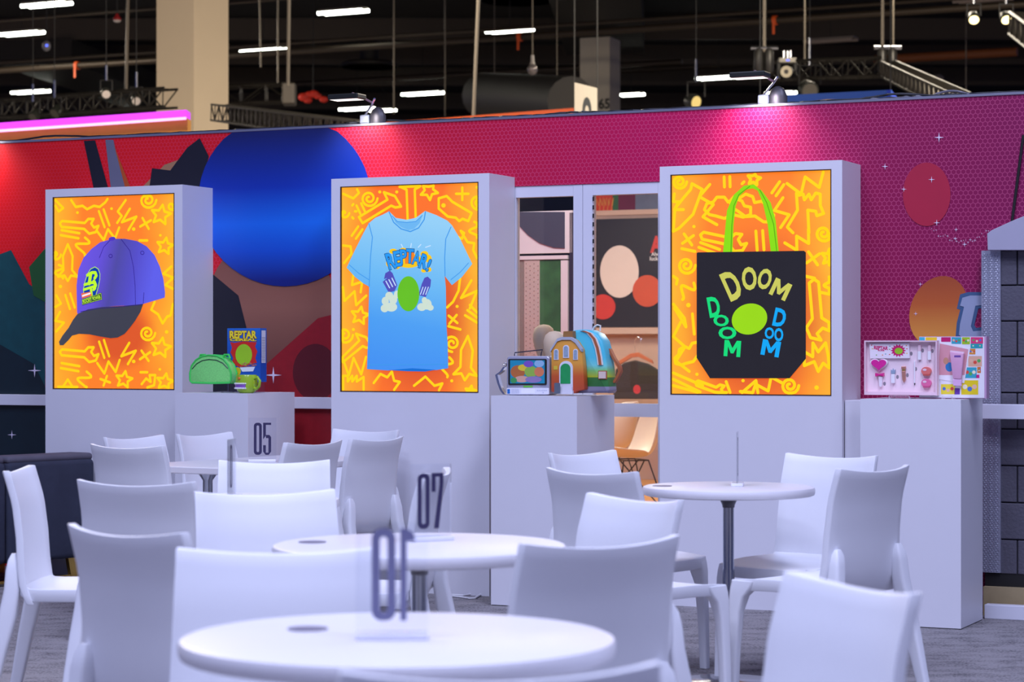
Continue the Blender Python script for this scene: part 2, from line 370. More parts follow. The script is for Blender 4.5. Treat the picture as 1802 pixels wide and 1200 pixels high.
# ------------------------------------------------------------------ glazed doorway and the room behind it
dw = struct(rot(link('door_1', None)), 'white framed glazed double door')
dw['kind'] = 'structure'
def dpx(x0, x1, y0, y1, v0=VW+.005, v1=VW+.055, nm='frame_bar'):
    a, b = U(x0, v0), U(x1, v0); m_ = (x0+x1)/2
    return MB().box(a, b, v0, v1, uz(m_, y1, v0)[1], uz(m_, y0, v0)[1]).build(nm, WHITE2, dw, bevel=.002)
zr0, zr1 = .905, .972
zg1 = uz(960, 346, VW)[1]
for x0, x1, nm in ((880, 907, 'frame_stile'), (1008, 1024.2, 'frame_stile'), (1024.8, 1042, 'frame_stile'), (1157, 1200, 'frame_stile')):
    MB().box(U(x0), U(x1), VW+.005, VW+.055, 0, zdoor).build(nm, WHITE2, dw, bevel=.002)
for x0, x1 in ((907, 1008), (1042, 1157)):
    MB().box(U(x0), U(x1), VW+.006, VW+.054, zg1, zdoor).build('frame_head', WHITE2, dw)
    MB().box(U(x0), U(x1), VW+.006, VW+.054, zr0, zr1).build('frame_rail', WHITE2, dw)
    MB().box(U(x0), U(x1), VW+.006, VW+.054, 0, .07).build('frame_sill', WHITE2, dw)
    for za, zb in ((.07, zr0), (zr1, zg1)):
        MB().box(U(x0), U(x1), VW+.026, VW+.032, za, zb).build('pane', GLASS, dw)
# perforated door edge: dark slots in a strip
sl = MB()
for k in range(22): sl.box(U(1042.6), U(1044.6), VW+.001, VW+.006, zg1-.03-k*.043, zg1-.008-k*.043)
sl.build('slotted_strip', BLACK, dw)

WARM = mat('warm_plaster', (214, 190, 166), .8)
def woodfloor():
    m = bpy.data.materials.new('oak_floor'); m.use_nodes = True; nt = m.node_tree; b = nt.nodes['Principled BSDF']
    tc = N(nt, 'ShaderNodeTexCoord'); br = N(nt, 'ShaderNodeTexBrick'); nt.links.new(tc.outputs['Object'], br.inputs[0])
    br.inputs['Color1'].default_value = (*lin((214, 150, 84)), 1); br.inputs['Color2'].default_value = (*lin((198, 132, 70)), 1)
    br.inputs['Mortar'].default_value = (*lin((150, 96, 50)), 1); br.inputs['Scale'].default_value = 1; br.inputs['Mortar Size'].default_value = .004
    br.inputs['Brick Width'].default_value = 1.2; br.inputs['Row Height'].default_value = .14
    nt.links.new(br.outputs[0], b.inputs['Base Color']); b.inputs['Roughness'].default_value = .4; return m
RV = 20.9                            # back of the small room
ra, rb = -10.4, U(1330)
struct(rot(MB().box(ra, rb, VW+.10, RV, .001, .012).build('floor', woodfloor())), 'oak plank floor of the small room behind the glass door')
struct(rot(MB().box(ra-.05, ra, VW+.1, RV, 0, 2.3).build('wall_left', WARM)), 'left wall of the small room behind the door')
struct(rot(MB().box(rb, rb+.05, VW+.1, RV, 0, 2.3).build('wall_right', WARM)), 'right wall of the small room behind the door')
rw = struct(rot(MB().box(ra, rb, RV, RV+.06, 0, 2.02).build('wall_back', mat('taupe_partition', (150, 136, 124), .8))), 'taupe back wall of the small room behind the door')
# panelled partition seen through the left leaf
RP = Plane(12.6, 960, 0)
pt = thing('display_partition', 'white framed partition with a slate quarter disc, seen through the left door leaf', 'partition', RP.loc(), -TH)
def rp(pl, x0, y0, x1, y1, dy0, dy1, nm, m, parent, bevel=0):
    a = pl(x0, y1); b = pl(x1, y0); return MB().box(a[0], b[0], dy0, dy1, max(a[1], -pl.z0+.001), b[1]).build(nm, m, parent, bevel=bevel)
WF = mat('cream_frame', (226, 218, 210), .5)
rp(RP, 880, 370, 1007, 447, 0, .05, 'upper_panel', WF, pt)
q = [(880, 372)]+[(994-0, 372)]+[(994, 437)]+[(994-70*math.sin(R(a))*1.2, 372+65*math.cos(R(a))) for a in range(0, 90, 10)]+[(880, 374)]
MB().prism([RP(*p) for p in [(885, 373), (994, 373), (994, 437), (975, 436), (950, 428), (930, 414), (915, 398), (905, 384)]], -.006, 0).build('slate_disc', mat('slate_print', (66, 72, 84), .5), pt)
rp(RP, 880, 449, 1000, 458, -.01, .05, 'top_rail', WF, pt); rp(RP, 988, 458, 1000, 1060, -.01, .05, 'stile', WF, pt)
rp(RP, 880, 458, 923, 1060, 0, .04, 'taupe_panel', mat('taupe_board', (140, 128, 112), .8), pt)
rp(RP, 923, 458, 950, 1060, -.004, .04, 'peg_panel', mat('beige_board', (196, 176, 158), .8), pt)
pg = MB()
for i in range(4):
    for j in range(34): x, y = 926.5+i*7, 464+j*8+(i % 2)*4; pg.flat([RP(*p) for p in ell(x, y, 1, 1, 6)], -.006)
struct(pg.build('peg_holes', mat('peg_hole', (150, 128, 110)), pt), None, 'stuff')
rp(RP, 950, 458, 988, 1060, 0, .04, 'foliage_print', mat('leaf_print', (52, 104, 50), .7, var=.75, scale=9), pt)
rp(RP, 1002, 374, 1008, 1060, .0, .05, 'dark_edge', mat('dark_edge', (40, 44, 60)), pt)
rp(RP, 1007, 371, 1040, 1060, .02, .05, 'side_panel', WF, pt)
# poster wall seen through the right leaf
RQ = Plane(20.4, 1100, 0)
pw = thing('poster_wall', 'tan partition carrying a black poster, seen through the right door leaf', 'partition', RQ.loc(), -TH)
rp(RQ, 1040, 366, 1230, 380, -.03, .05, 'top_beam', mat('tan_board', (204, 172, 148), .6), pw)
rp(RQ, 1040, 380, 1230, 860, 0, .04, 'board', mat('warm_panel', (206, 172, 146), .7), pw)
po = rp(RQ, 1046, 381, 1230, 576, -.012, -.002, 'black_poster', mat('poster_black', (34, 32, 34), .5), pw)
rp(RQ, 1040, 576, 1230, 588, -.10, 0, 'shelf', mat('tan_board', (204, 172, 148), .6), pw)
pm = MB().flat([RQ(*p) for p in ell(1091, 478, 34, 46, 36)], -.0135).build('cream_oval_print', mat('cream_print', (226, 206, 190), .5), pw)
MB().flat([RQ(*p) for p in ell(1062, 540, 22, 22, 28)], -.014).build('red_disc_print', mat('poster_red', (206, 60, 46), .5), pw)
MB().flat([RQ(*p) for p in ell(1140, 512, 26, 28, 28)], -.014).build('orange_disc_print', mat('poster_orange', (204, 84, 50), .5), pw)
tl = MB(); put_text(tl, 'A', 1156, 430, 22, 30, -.014, RQ, 0, .05)
tl.build('poster_initial', mat('poster_red', (206, 60, 46)), pw)
tl = MB(); put_text(tl, 'Alw', 1154, 447, 14, 7, -.014, RQ); put_text(tl, 'luck', 1152, 455, 15, 7, -.014, RQ)
tl.build('poster_lettering', mat('poster_white', (230, 226, 220)), pw)
tp = Plane(20.7, 1100, 0)
ov = thing('art_panel_row', 'row of bright red, orange and maroon art panels above the tan beam', 'artwork', tp.loc(), -TH)
for x0, x1, c in ((1044, 1078, (226, 70, 36)), (1078, 1088, (60, 110, 60)), (1088, 1118, (120, 34, 60)), (1118, 1160, (120, 126, 138)), (1160, 1200, (150, 140, 120))):
    rp(tp, x0, 340, x1, 372, 0, .03, 'art_panel', mat('art_%d' % x0, c, .6, var=.2), ov)
st_m = MB()
for k in range(5): st_m.stroke([tp(1048+k*7, 372), tp(1050+k*7, 350), tp(1054+k*6, 362), tp(1056+k*6, 348)], .006, -.003)
st_m.build('orange_line_print', mat('art_yellow', (236, 160, 60)), ov)
rp(tp, 1040, 372, 1204, 860, .03, .06, 'panel_back', mat('tan_board', (204, 172, 148)), ov)
# ceiling strip of the room and its warm lamp
for v_, p_ in ((11.7, 26), (15.6, 55), (18.6, 66)): area('room_lamp', BW(-.43*v_, v_, 3.0), 1.6, p_, (1, .89, .76), (0, 0, -TH), 1.0)

# shell chairs in the room
def shell_chair(px, Z, rz, label):
    p = ray(px, 700, Z); t = thing('shell_chair', label, 'chair', (p.x, p.y, .012), rz, 'moulded shell chairs in the small room')
    prof = [(.24, .44, .20), (.20, .445, .23), (.08, .425, .24), (-.06, .42, .235), (-.14, .45, .23), (-.19, .54, .225), (-.22, .66, .21), (-.25, .78, .17), (-.262, .83, .09)]
    rows = []
    for y, z, hw in prof:
        row = []
        for k in range(-4, 5):
            q = k/4; lift = .07*abs(q)**2.5 if y > -.1 else .0
            fw = .10*abs(q)**2.2 if y <= -.1 else .03*abs(q)**2
            row.append(Vector((q*hw, y+fw, z+lift)))
        rows.append(row)
    n = 9; vs = [v for r_ in rows for v in r_]; fs = [(i*n+k, i*n+k+1, (i+1)*n+k+1, (i+1)*n+k) for i in range(len(rows)-1) for k in range(8)]
    o = MB().add(vs, fs).build('shell', mat('ivory_shell', (236, 214, 186), .45, var=.03), t, smooth='all')
    md = o.modifiers.new('th', 'SOLIDIFY'); md.thickness = .012; md2 = o.modifiers.new('sub', 'SUBSURF'); md2.levels = 1; md2.render_levels = 2
    w = MB()
    for sx in (-1, 1):
        for a, b in (((sx*.14, .12, .41), (sx*.22, .20, 0)), ((sx*.14, -.08, .41), (sx*.22, -.20, 0)), ((sx*.06, .12, .41), (sx*.22, -.20, .0)), ((sx*.06, -.08, .41), (sx*.22, .20, .0)), ((sx*.14, .12, .41), (sx*.14, -.08, .41))):
            w.tube([a, b], .0055, 6)
    w.tube([(-.14, .12, .41), (.14, .12, .41)], .0055, 6); w.tube([(-.14, -.08, .41), (.14, -.08, .41)], .0055, 6)
    w.build('wire_base', mat('dark_wire', (60, 56, 58), .35, .8), t, smooth=True)
    return t
shell_chair(1112, 17.2, R(108), 'ivory shell chair with wire legs seen below the door rail')
shell_chair(1072, 18.4, R(60), 'second ivory shell chair standing behind the middle pedestal')
# garment with hanger, mannequin heads
hg = Plane(19.9, 1115, 0)
hn = thing('clothes_hanger', 'orange wooden hanger hooked under the tan shelf', 'hanger', hg.loc(), -TH)
MB().prism([hg(*p) for p in [(1082, 640), (1110, 622), (1124, 620), (1148, 634), (1150, 640), (1124, 628), (1112, 629), (1086, 645)]], -.012, .012).build('hanger_bar', mat('hanger_wood', (196, 110, 66), .5), hn, bevel=.003)
MB().tube([(*hg(1117, 622)[:1], 0, hg(1117, 622)[1]), (hg(1117, 600)[0], 0, hg(1117, 600)[1]), (hg(1122, 592)[0], 0, hg(1122, 592)[1]), (hg(1128, 596)[0], 0, hg(1128, 596)[1]), (hg(1127, 604)[0], 0, hg(1127, 604)[1])], .003, 6).build('hook', CHROME, hn, smooth=True)
gp = Plane(19.9, 1118, 0)
gm = thing('hanging_garment', 'dark brown garment with a small red badge hanging behind the pedestal', 'garment', gp.loc(), -TH)
MB().prism([gp(*p) for p in [(1085, 650), (1100, 638), (1118, 634), (1140, 640), (1165, 655), (1168, 702), (1080, 702)]], -.03, .03).build('body', mat('dark_cloth', (62, 52, 46), .9, var=.15, bump=.3), gm, bevel=.01)
MB().flat([gp(*p) for p in ell(1123, 685, 6.5, 8, 20)], -.0312).build('badge', mat('badge_red', (206, 60, 60), .6), gm)
for px, py, zz, lab in ((957, 600, 11.78, 'taller bare beige mannequin head behind the television bag'), (976, 612, 11.58, 'shorter bare beige mannequin head behind the television bag')):
    q = ray(px, py, zz); t = thing('mannequin_head', lab, 'mannequin', (q.x, q.y, q.z-.17), -TH, 'mannequin heads')
    MB().loft([[(.052*k*math.cos(a*math.pi/8), .058*k*math.sin(a*math.pi/8), z) for a in range(16)] for k, z in ((.72, -.02), (.72, .0), (.62, .05), (.6, .09), (.85, .125), (1.06, .17), (1.08, .205), (.9, .235), (.5, .252), (.05, .256))]).build('head', mat('beige_mannequin', (214, 190, 160), .6), t, smooth='all')
    MB().box(-.07, .07, -.07, .07, -(q.z-.17)+.012, -.02).build('plinth', WARM, t)

# ------------------------------------------------------------------ grey block facade on the right
VF = VW-.05
fw = struct(rot(MB().box(U(1758, VF), UR, VF+.012, VW-.001, .20, uz(1770, 440, VF)[1]).build('wall_block', mat('dark_joint', (46, 44, 52), .9))), 'dark grey painted block facade standing at the right')
BLK = mat('grey_block_paint', (86, 84, 96), .75, var=.12, scale=14, bump=.35, bscale=70)
rows_y = [1011, 949.6, 884.5, 819.5, 755, 691, 627.5, 565, 502, 440]
for r in range(9):
    z0 = uz(1780, rows_y[r], VF)[1]; z1 = uz(1780, rows_y[r+1], VF)[1]
    ju = U(1790, VF); Lb = .335
    starts = [ju-Lb, ju, ju+Lb] if r % 2 == 0 else [ju-Lb*1.5, ju-Lb*.5, ju+Lb*.5]
    for s0 in starts:
        a, b = max(s0, U(1759, VF)), s0+Lb
        if b-a < .02: continue
        MB().box(a+.003, b-.003, VF, VF+.014, z0+.003, z1-.003).build('block', BLK, fw, bevel=.004)
MB().box(U(1733, VF), UR, VF+.005, VW-.002, .135, .20).build('black_base', BLACK, fw)
MB().box(U(1733, VF), UR, VF-.03, VW-.002, 0.001, .135).build('tan_base', mat('tan_base', (168, 150, 112), .7, var=.12, scale=20), fw)
# diamond plate corner
dp = tag(rot(link('diamond_plate', None)), 'strip of silver diamond tread plate edging the block facade', 'metal trim')
za, zb = .2, uz(1743, 441, VF)[1]; a, b = U(1727, VF-.012), U(1760.5, VF-.012)
SIL = mat('tread_plate', (168, 170, 186), .38, .45, var=.12, scale=12)
MB().box(a, b, VF-.012, VF+.01, za, zb).build('plate', SIL, dp)
tr = MB(); i = 0; z = za+.01
while z < zb-.008:
    for k in range(6):
        x = a+.008+(b-a-.016)*(k+.5*(i % 2))/5.5
        if x > b-.006: continue
        sg = 1 if (k+i) % 2 else -1; dx, dz = .0062, .0062*sg
        tr.add([(x-dx, VF-.0125, z-dz), (x-.0016, VF-.016, z+.0016*sg), (x+dx, VF-.0125, z+dz), (x+.0016, VF-.016, z-.0016*sg)], [(0, 1, 2, 3), (3, 2, 1, 0)])
    z += .0105; i += 1
struct(tr.build('raised_treads', mat('tread_ridge', (214, 216, 228), .3, .5), dp), None, 'stuff')
# pale hood with a sloping top over the facade
hd = tag(rot(MB().prism([(lambda q_: (q_[0], q_[1]))(uz(x, y, VF-.06)) for x, y in [(1738, 440), (1737, 411), (1745, 405), (1780, 389), (1802, 380), (1990, 310), (2010, 440)]], VF-.06, VW-.002).build('facade_hood', mat('pale_hood', (170, 168, 186), .5), bevel=.002)), 'pale lavender hood with a sloping top above the block facade', 'hood')
tag(rot(MB().tube([(uz(1781, 390, VW-.012)[0], VW-.012, uz(1781, 390, VW)[1]), (uz(1801, 238, VW-.012)[0], VW-.012, uz(1801, 238, VW)[1])], .007, 8).build('black_rod', BLACK)), 'thin black rod leaning against the purple wall above the hood', 'rod')

# ================================================================== LIGHT BOXES
EM = .95
DOOD = mat('doodle_yellow', (255, 208, 20), .5, emit=EM, var=.04, scale=3)
def panel_mat(name, w, h, sh, c_mid=(255, 118, 22)):
    """backlit print: orange, warmer yellow at the sides, a printed soft red shade behind the product"""
    m = bpy.data.materials.new(name); m.use_nodes = True; nt = m.node_tree; L = nt.links.new; b = nt.nodes['Principled BSDF']
    tc = N(nt, 'ShaderNodeTexCoord'); sp = N(nt, 'ShaderNodeSeparateXYZ'); L(tc.outputs['Object'], sp.inputs[0])
    ab = N(nt, 'ShaderNodeMath', operation='ABSOLUTE'); L(sp.outputs[0], ab.inputs[0])
    nz = N(nt, 'ShaderNodeTexNoise'); nz.inputs['Scale'].default_value = 3; L(tc.outputs['Object'], nz.inputs['Vector'])
    ad = N(nt, 'ShaderNodeMath', operation='MULTIPLY_ADD'); L(nz.outputs['Fac'], ad.inputs[0]); ad.inputs[1].default_value = .22; L(ab.outputs[0], ad.inputs[2])
    mr = N(nt, 'ShaderNodeMapRange'); mr.inputs[1].default_value = .24*w+.11; mr.inputs[2].default_value = .56*w+.11; L(ad.outputs[0], mr.inputs[0])
    mx = N(nt, 'ShaderNodeMix', data_type='RGBA'); L(mr.outputs[0], mx.inputs['Factor'])
    mx.inputs['A'].default_value = (*lin(c_mid), 1); mx.inputs['B'].default_value = (*lin((255, 190, 36)), 1)
    vm = N(nt, 'ShaderNodeVectorMath', operation='SUBTRACT'); L(tc.outputs['Object'], vm.inputs[0]); vm.inputs[1].default_value = (sh[0], 0, sh[1])
    vs = N(nt, 'ShaderNodeVectorMath', operation='DIVIDE'); L(vm.outputs[0], vs.inputs[0]); vs.inputs[1].default_value = (sh[2], 1e6, sh[3])
    ln = N(nt, 'ShaderNodeVectorMath', operation='LENGTH'); L(vs.outputs[0], ln.inputs[0])
    m2 = N(nt, 'ShaderNodeMapRange', interpolation_type='SMOOTHSTEP'); m2.inputs[1].default_value = 1; m2.inputs[2].default_value = .45
    m2.inputs[3].default_value = 0; m2.inputs[4].default_value = .85; L(ln.outputs['Value'], m2.inputs[0])
    mx2 = N(nt, 'ShaderNodeMix', data_type='RGBA'); L(m2.outputs[0], mx2.inputs['Factor']); L(mx.outputs['Result'], mx2.inputs['A'])
    mx2.inputs['B'].default_value = (*lin((214, 66, 24)), 1)
    b.inputs['Base Color'].default_value = (.12, .06, .02, 1); L(mx2.outputs['Result'], b.inputs['Emission Color'])
    b.inputs['Emission Strength'].default_value = EM; b.inputs['Roughness'].default_value = .5; b.inputs['Specular IOR Level'].default_value = .2
    return m
BH = 2.135
def light_box(px0, px1, panel, label, shade, cmid=(255, 118, 22)):
    a, b = U(px0, VB), U(px1, VB); u0 = (a+b)/2; w = (b-a)/2
    t = thing('light_box', label, 'light box', BW(u0, VB, 0), -TH)
    pl = Plane(VB, CX, 0); pl.u0 = u0
    x0, y0, x1, y1 = panel
    pa, pb = pl(x0, y0), pl(x1, y1); zt = pa[1]; zb = pb[1]; xa, xb = pa[0], pb[0]; D = VW-VB-.002
    # body: four frame boards round the opening, back, and the solid lower front
    MB().box(-w, xa, 0, .05, 0, BH).box(xb, w, 0, .05, 0, BH).box(xa, xb, 0, .05, zt, BH).box(xa, xb, 0, .05, 0, zb).build('front_frame', WHITE, t)
    MB().box(-w, w, .05, D, 0, BH).build('cabinet', WHITE, t)
    g = .0045
    MB().box(xa, xa+g, -.002, .04, zb, zt).box(xb-g, xb, -.002, .04, zb, zt).box(xa, xb, -.002, .04, zt-g, zt).box(xa, xb, -.002, .04, zb, zb+g).build('dark_edge', mat('bronze_edge', (70, 42, 22), .5), t)
    pm = panel_mat('backlit_print', xb-xa, zt-zb, (pl(*shade[:2])[0]-(xa+xb)/2, pl(*shade[:2])[1]-(zt+zb)/2, shade[2], shade[3]), cmid)
    # printed sheet: own origin at its centre so the gradient is centred on it
    cxm, czm = (xa+xb)/2, (zt+zb)/2
    p = MB().box(xa-cxm+g, xb-cxm-g, .008, .03, zb-czm+g, zt-czm-g).build('backlit_panel', pm, t); p.location = (cxm, 0, czm)
    pl2 = Plane(VB, CX, czm); pl2.u0 = u0+cxm
    return t, p, pl2, (xa-cxm+g, xb-cxm-g, zb-czm+g, zt-czm-g)
class Doodles:
    def __init__(s, pl, lim, w): s.mb = MB(); s.pl = pl; s.lim = lim; s.w = w
    def line(s, pts, w=None, y=.0065):
        w = w or s.w; x0, x1, z0, z1 = s.lim; x0 += w/2; x1 -= w/2; z0 += w/2; z1 -= w/2
        q = [(min(max(x, x0), x1), min(max(z, z0), z1)) for x, z in (s.pl(*p) for p in pts)]
        s.mb.stroke(q, w, y)
    def zig(s, x, y, a=9, n=5, h=24, rot_=-8):
        c, d = math.cos(R(rot_)), math.sin(R(rot_)); pts = []
        for i in range(n): p, q = (i-(n-1)/2)*a, (h/2 if i % 2 else -h/2); pts.append((x+p*c-q*d, y+p*d+q*c))
        s.line(pts)
    def star(s, x, y, r, a0=-80): s.line([(x+(r if k % 2 == 0 else r*.48)*math.cos(R(a0+36*k)), y+(r if k % 2 == 0 else r*.48)*math.sin(R(a0+36*k))) for k in range(11)])
    def spiral(s, x, y, r, turns=1.8, a0=0): s.line([(x+r*(1-t/26*.85)*math.cos(R(a0)+t/26*turns*2*math.pi), y+r*(1-t/26*.85)*math.sin(R(a0)+t/26*turns*2*math.pi)) for t in range(26)])
    def cross(s, x, y, r, a=20):
        for b in (a, a+90): s.line([(x-r*math.cos(R(b)), y-r*math.sin(R(b))), (x+r*math.cos(R(b)), y+r*math.sin(R(b)))])
    def dot(s, x, y, r=3.2): s.mb.flat([s.clampp(s.pl(*p)) for p in ell(x, y, r, r, 12)], .0065)
    def clampp(s, p): x0, x1, z0, z1 = s.lim; return (min(max(p[0], x0), x1), min(max(p[1], z0), z1))
    def bars(s, x, y, l=24, a=68, n=2, gap=9):
        for k in range(n):
            ox, oy = -math.sin(R(a))*gap*(k-(n-1)/2), math.cos(R(a))*gap*(k-(n-1)/2); c, d = math.cos(R(a))*l/2, math.sin(R(a))*l/2
            s.line([(x+ox-c, y+oy-d), (x+ox+c, y+oy+d)])
    def ess(s, x, y, h=28, w=14, a=0): s.line([(x+w*math.cos(R(t*1.0))*(.6 if t < 270 else .6), y+0) for t in ()] or [(x+w/2*math.sin(k/14*2.6*math.pi)*math.cos(R(a))-(-h/2+h*k/14)*math.sin(R(a)), y+w/2*math.sin(k/14*2.6*math.pi)*math.sin(R(a))+(-h/2+h*k/14)*math.cos(R(a))) for k in range(15)])
    def shape(s, x, y, pts, k=1, a=0, closed=True):
        c, d = math.cos(R(a)), math.sin(R(a)); q = [(x+k*(p*c-r*d), y+k*(p*d+r*c)) for p, r in pts]
        s.line(q+[q[0]] if closed else q)
    WR = [(-30, -5), (12, -5), (18, -13), (28, -14), (24, -5), (30, 2), (38, -2), (34, 10), (22, 14), (12, 6), (-30, 6), (-34, 0)]
    CLOUD = [(-30, 8), (-38, 0), (-34, -10), (-24, -12), (-18, -20), (-6, -20), (0, -12), (10, -18), (22, -14), (26, -6), (36, -4), (36, 8), (24, 12), (8, 8), (-6, 14), (-20, 10)]
    ROCKET = [(0, -34), (9, -12), (8, 14), (18, 26), (6, 24), (0, 34), (-6, 24), (-18, 26), (-8, 14), (-9, -12)]
    HAMMER = [(-30, 16), (8, -12), (2, -22), (18, -18), (28, -4), (20, -2), (14, -4), (-24, 24)]
    BOLT = [(-10, -22), (8, -26), (2, -6), (14, -8), (-8, 26), (-4, 4), (-14, 6)]
    def done(s, p): struct(s.mb.build('doodle_pattern', DOOD, p), 'yellow line doodles', 'stuff')

# ---- left box: cap
tL, pL, LL, limL = light_box(80, 321, (93, 347, 307, 686), 'leftmost glowing orange light box picturing a purple baseball cap', (208, 590, .27, .22), (255, 126, 26))
d = Doodles(LL, limL, .0145)
d.shape(136, 396, d.WR, .95, 5); d.bars(182, 384, 30, 70); d.bars(122, 412, 32, 10); d.star(282, 378, 18); d.star(289, 433, 15); d.star(282, 612, 18); d.star(217, 668, 15); d.star(289, 672, 15)
d.cross(255, 393, 11, 60); d.cross(254, 626, 11, 55); d.cross(184, 670, 9); d.spiral(259, 352, 15); d.spiral(258, 586, 14); d.zig(190, 412, 10, 5, 18); d.zig(191, 646, 10, 5, 20); d.zig(226, 386, 9, 4, 26, 50); d.zig(225, 622, 9, 4, 26, 50)
d.shape(118, 462, d.ROCKET, .95); d.shape(118, 700, d.ROCKET, .95); d.ess(143, 432, 30, 22, 20); d.ess(146, 668, 30, 22, 20); d.ess(102, 478, 24, 16); d.dot(135, 374, 2.5); d.dot(195, 367, 2.5); d.dot(234, 403); d.dot(105, 504); d.dot(292, 584); d.dot(234, 636); d.dot(281, 414, 2.4); d.dot(280, 650, 2.4)
d.bars(122, 530, 26, 72); d.shape(136, 622, d.WR, .95, 5); d.bars(182, 614, 30, 72); d.bars(122, 646, 32, 10); d.line([(95, 362), (102, 372), (110, 366), (95, 352)]); d.line([(205, 392), (213, 380), (206, 372), (220, 352)]); d.line([(98, 520), (106, 534), (96, 540)])
d.shape(160, 354, [(-36, -2), (-28, 10), (-16, 8), (-8, 14), (4, 8), (14, 10), (24, 2), (28, -4)], 1, 0, False); d.zig(296, 490, 10, 5, 16, 80); d.shape(285, 545, [(-14, -14), (-20, 0), (-8, 8), (0, 24), (8, 12), (14, 10), (18, -10)], 1, 0, False); d.zig(101, 566, 10, 4, 18, 70)
d.line([(244, 338+85), (258, 423)]); d.line([(246, 655), (258, 655)]); d.spiral(301, 362, 9, 1); d.spiral(96, 448, 10, 1.2); d.shape(262, 672, [(-14, 4), (-6, -6), (2, 0), (0, -12), (10, -12), (8, 6), (-4, 14)], 1, 0, False)
d.done(pL)
k, ox, oy = 3.243, 80, 330
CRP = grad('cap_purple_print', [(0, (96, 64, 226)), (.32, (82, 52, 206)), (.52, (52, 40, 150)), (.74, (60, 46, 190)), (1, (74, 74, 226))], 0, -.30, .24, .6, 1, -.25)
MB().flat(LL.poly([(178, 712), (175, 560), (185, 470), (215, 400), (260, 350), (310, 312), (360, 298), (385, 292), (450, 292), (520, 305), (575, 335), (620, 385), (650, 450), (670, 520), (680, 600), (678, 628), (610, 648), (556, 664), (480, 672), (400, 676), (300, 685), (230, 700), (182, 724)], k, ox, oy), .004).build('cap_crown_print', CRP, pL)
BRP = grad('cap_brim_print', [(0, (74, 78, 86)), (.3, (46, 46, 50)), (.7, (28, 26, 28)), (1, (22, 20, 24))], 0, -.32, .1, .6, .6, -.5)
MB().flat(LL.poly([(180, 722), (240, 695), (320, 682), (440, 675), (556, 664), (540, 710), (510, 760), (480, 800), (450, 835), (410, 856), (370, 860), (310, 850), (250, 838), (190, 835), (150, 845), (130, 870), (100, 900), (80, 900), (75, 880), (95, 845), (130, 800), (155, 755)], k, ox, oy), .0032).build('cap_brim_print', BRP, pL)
MB().flat(LL.poly(ell(378, 292, 20, 11, 20, -10), k, ox, oy), .0036).build('cap_button_print', mat('cap_button', (86, 60, 200), emit=.8), pL)
sm = MB()
for pts in ([(430, 294), (480, 360), (500, 450), (510, 560), (512, 668)], [(365, 302), (330, 340), (306, 400)], [(560, 600), (556, 662)], [(200, 708), (300, 690), (420, 680), (550, 668)]): sm.stroke(LL.poly(pts, k, ox, oy), .003, .0028)
for c in ((370, 390), (551, 372)): sm.stroke(LL.poly(ell(c[0], c[1], 10, 10, 12), k, ox, oy), .003, .0028, True)
struct(sm.build('cap_seam_print', mat('cap_seam', (58, 38, 150), emit=.6), pL), None, 'stuff')
k, ox, oy = 12, 120, 460
bd = [(325, 690), (318, 580), (350, 430), (400, 270), (470, 160), (560, 115), (630, 160), (665, 260), (662, 380), (630, 540), (585, 690), (560, 740)]
MB().flat(LL.poly(bd, k, ox, oy), .0022).build('badge_print', mat('badge_blue', (8, 66, 176), emit=.8), pL)
lm = MB(); lm.stroke(LL.poly(bd[:11], k, ox, oy), .0035, .0018)
for pts, w in (([(400, 290), (500, 235), (570, 235), (590, 300), (555, 355)], .017), ([(470, 270), (440, 470)], .02), ([(345, 490), (480, 450), (560, 440)], .016), ([(330, 595), (530, 530), (565, 570), (530, 600)], .014), ([(540, 420), (575, 500), (545, 570)], .02), ([(480, 590), (490, 720)], .016)): lm.stroke(LL.poly(pts, k, ox, oy), w, .0014)
lm.build('badge_emblem_print', mat('badge_lime', (196, 250, 50), emit=.9), pL)
MB().flat(LL.poly([(285, 800), (700, 660), (715, 805), (295, 925)], k, ox, oy), .0011).build('badge_plate_print', mat('badge_green', (20, 62, 60), emit=.7), pL)
MB().flat(LL.poly([(270, 675), (470, 640), (500, 720), (290, 785)], k, ox, oy), .0009).build('badge_tab_print', mat('badge_orange', (240, 110, 60), emit=.9), pL)
MB().flat(LL.poly([(290, 710), (470, 655), (470, 690), (295, 750)], k, ox, oy), .0006).build('badge_tab_line_print', mat('badge_white', (250, 240, 245), emit=.9), pL)
lm = MB(); put_text(lm, 'ROCKET POWER', 120+497/12, 460+797/12, 385/12, 78/12, .0006, LL, -16, .03)
lm.stroke(LL.poly([(295, 812), (690, 675), (705, 800), (300, 905)], k, ox, oy), .002, .0008, True)
lm.build('badge_lettering', mat('badge_lime', (196, 250, 50)), pL)

# ---- middle box: T-shirt
tM, pM, MM, limM = light_box(583, 861, (599, 328.5, 842, 691), 'middle glowing orange light box picturing a light blue T-shirt', (735, 560, .36, .50), (252, 108, 24))
d = Doodles(MM, limM, .0135); k, ox, oy = 3.077, 585, 310
def q(x, y): return ox+x/k, oy+y/k
for x, y, a in ((195, 120, 0), (785, 140, 0), (62, 860, 0), (645, 905, 90)): d.spiral(*q(x, y), 15, 1.8, a)
d.star(*q(145, 755), 16); d.star(*q(520, 80), 16, -60); d.cross(*q(700, 95), 11, 0); d.cross(*q(650, 775), 10, 40)
d.bars(*q(150, 175), 16, 65); d.bars(*q(130, 305), 20, 125); d.bars(*q(770, 745), 30, 25, 3, 10)
d.shape(*q(260, 170), d.HAMMER, 1.25, 5); d.shape(*q(110, 930), d.HAMMER, 1.15, 5); d.shape(*q(420, 120), d.WR, 1.3, -92)
d.shape(*q(640, 175), [(-22, -18), (-8, -22), (2, -12), (36, 8), (30, 22), (20, 18), (14, 22), (8, 16), (-6, 14), (-22, 0)], 1, 0); d.dot(*q(598, 158), 4)
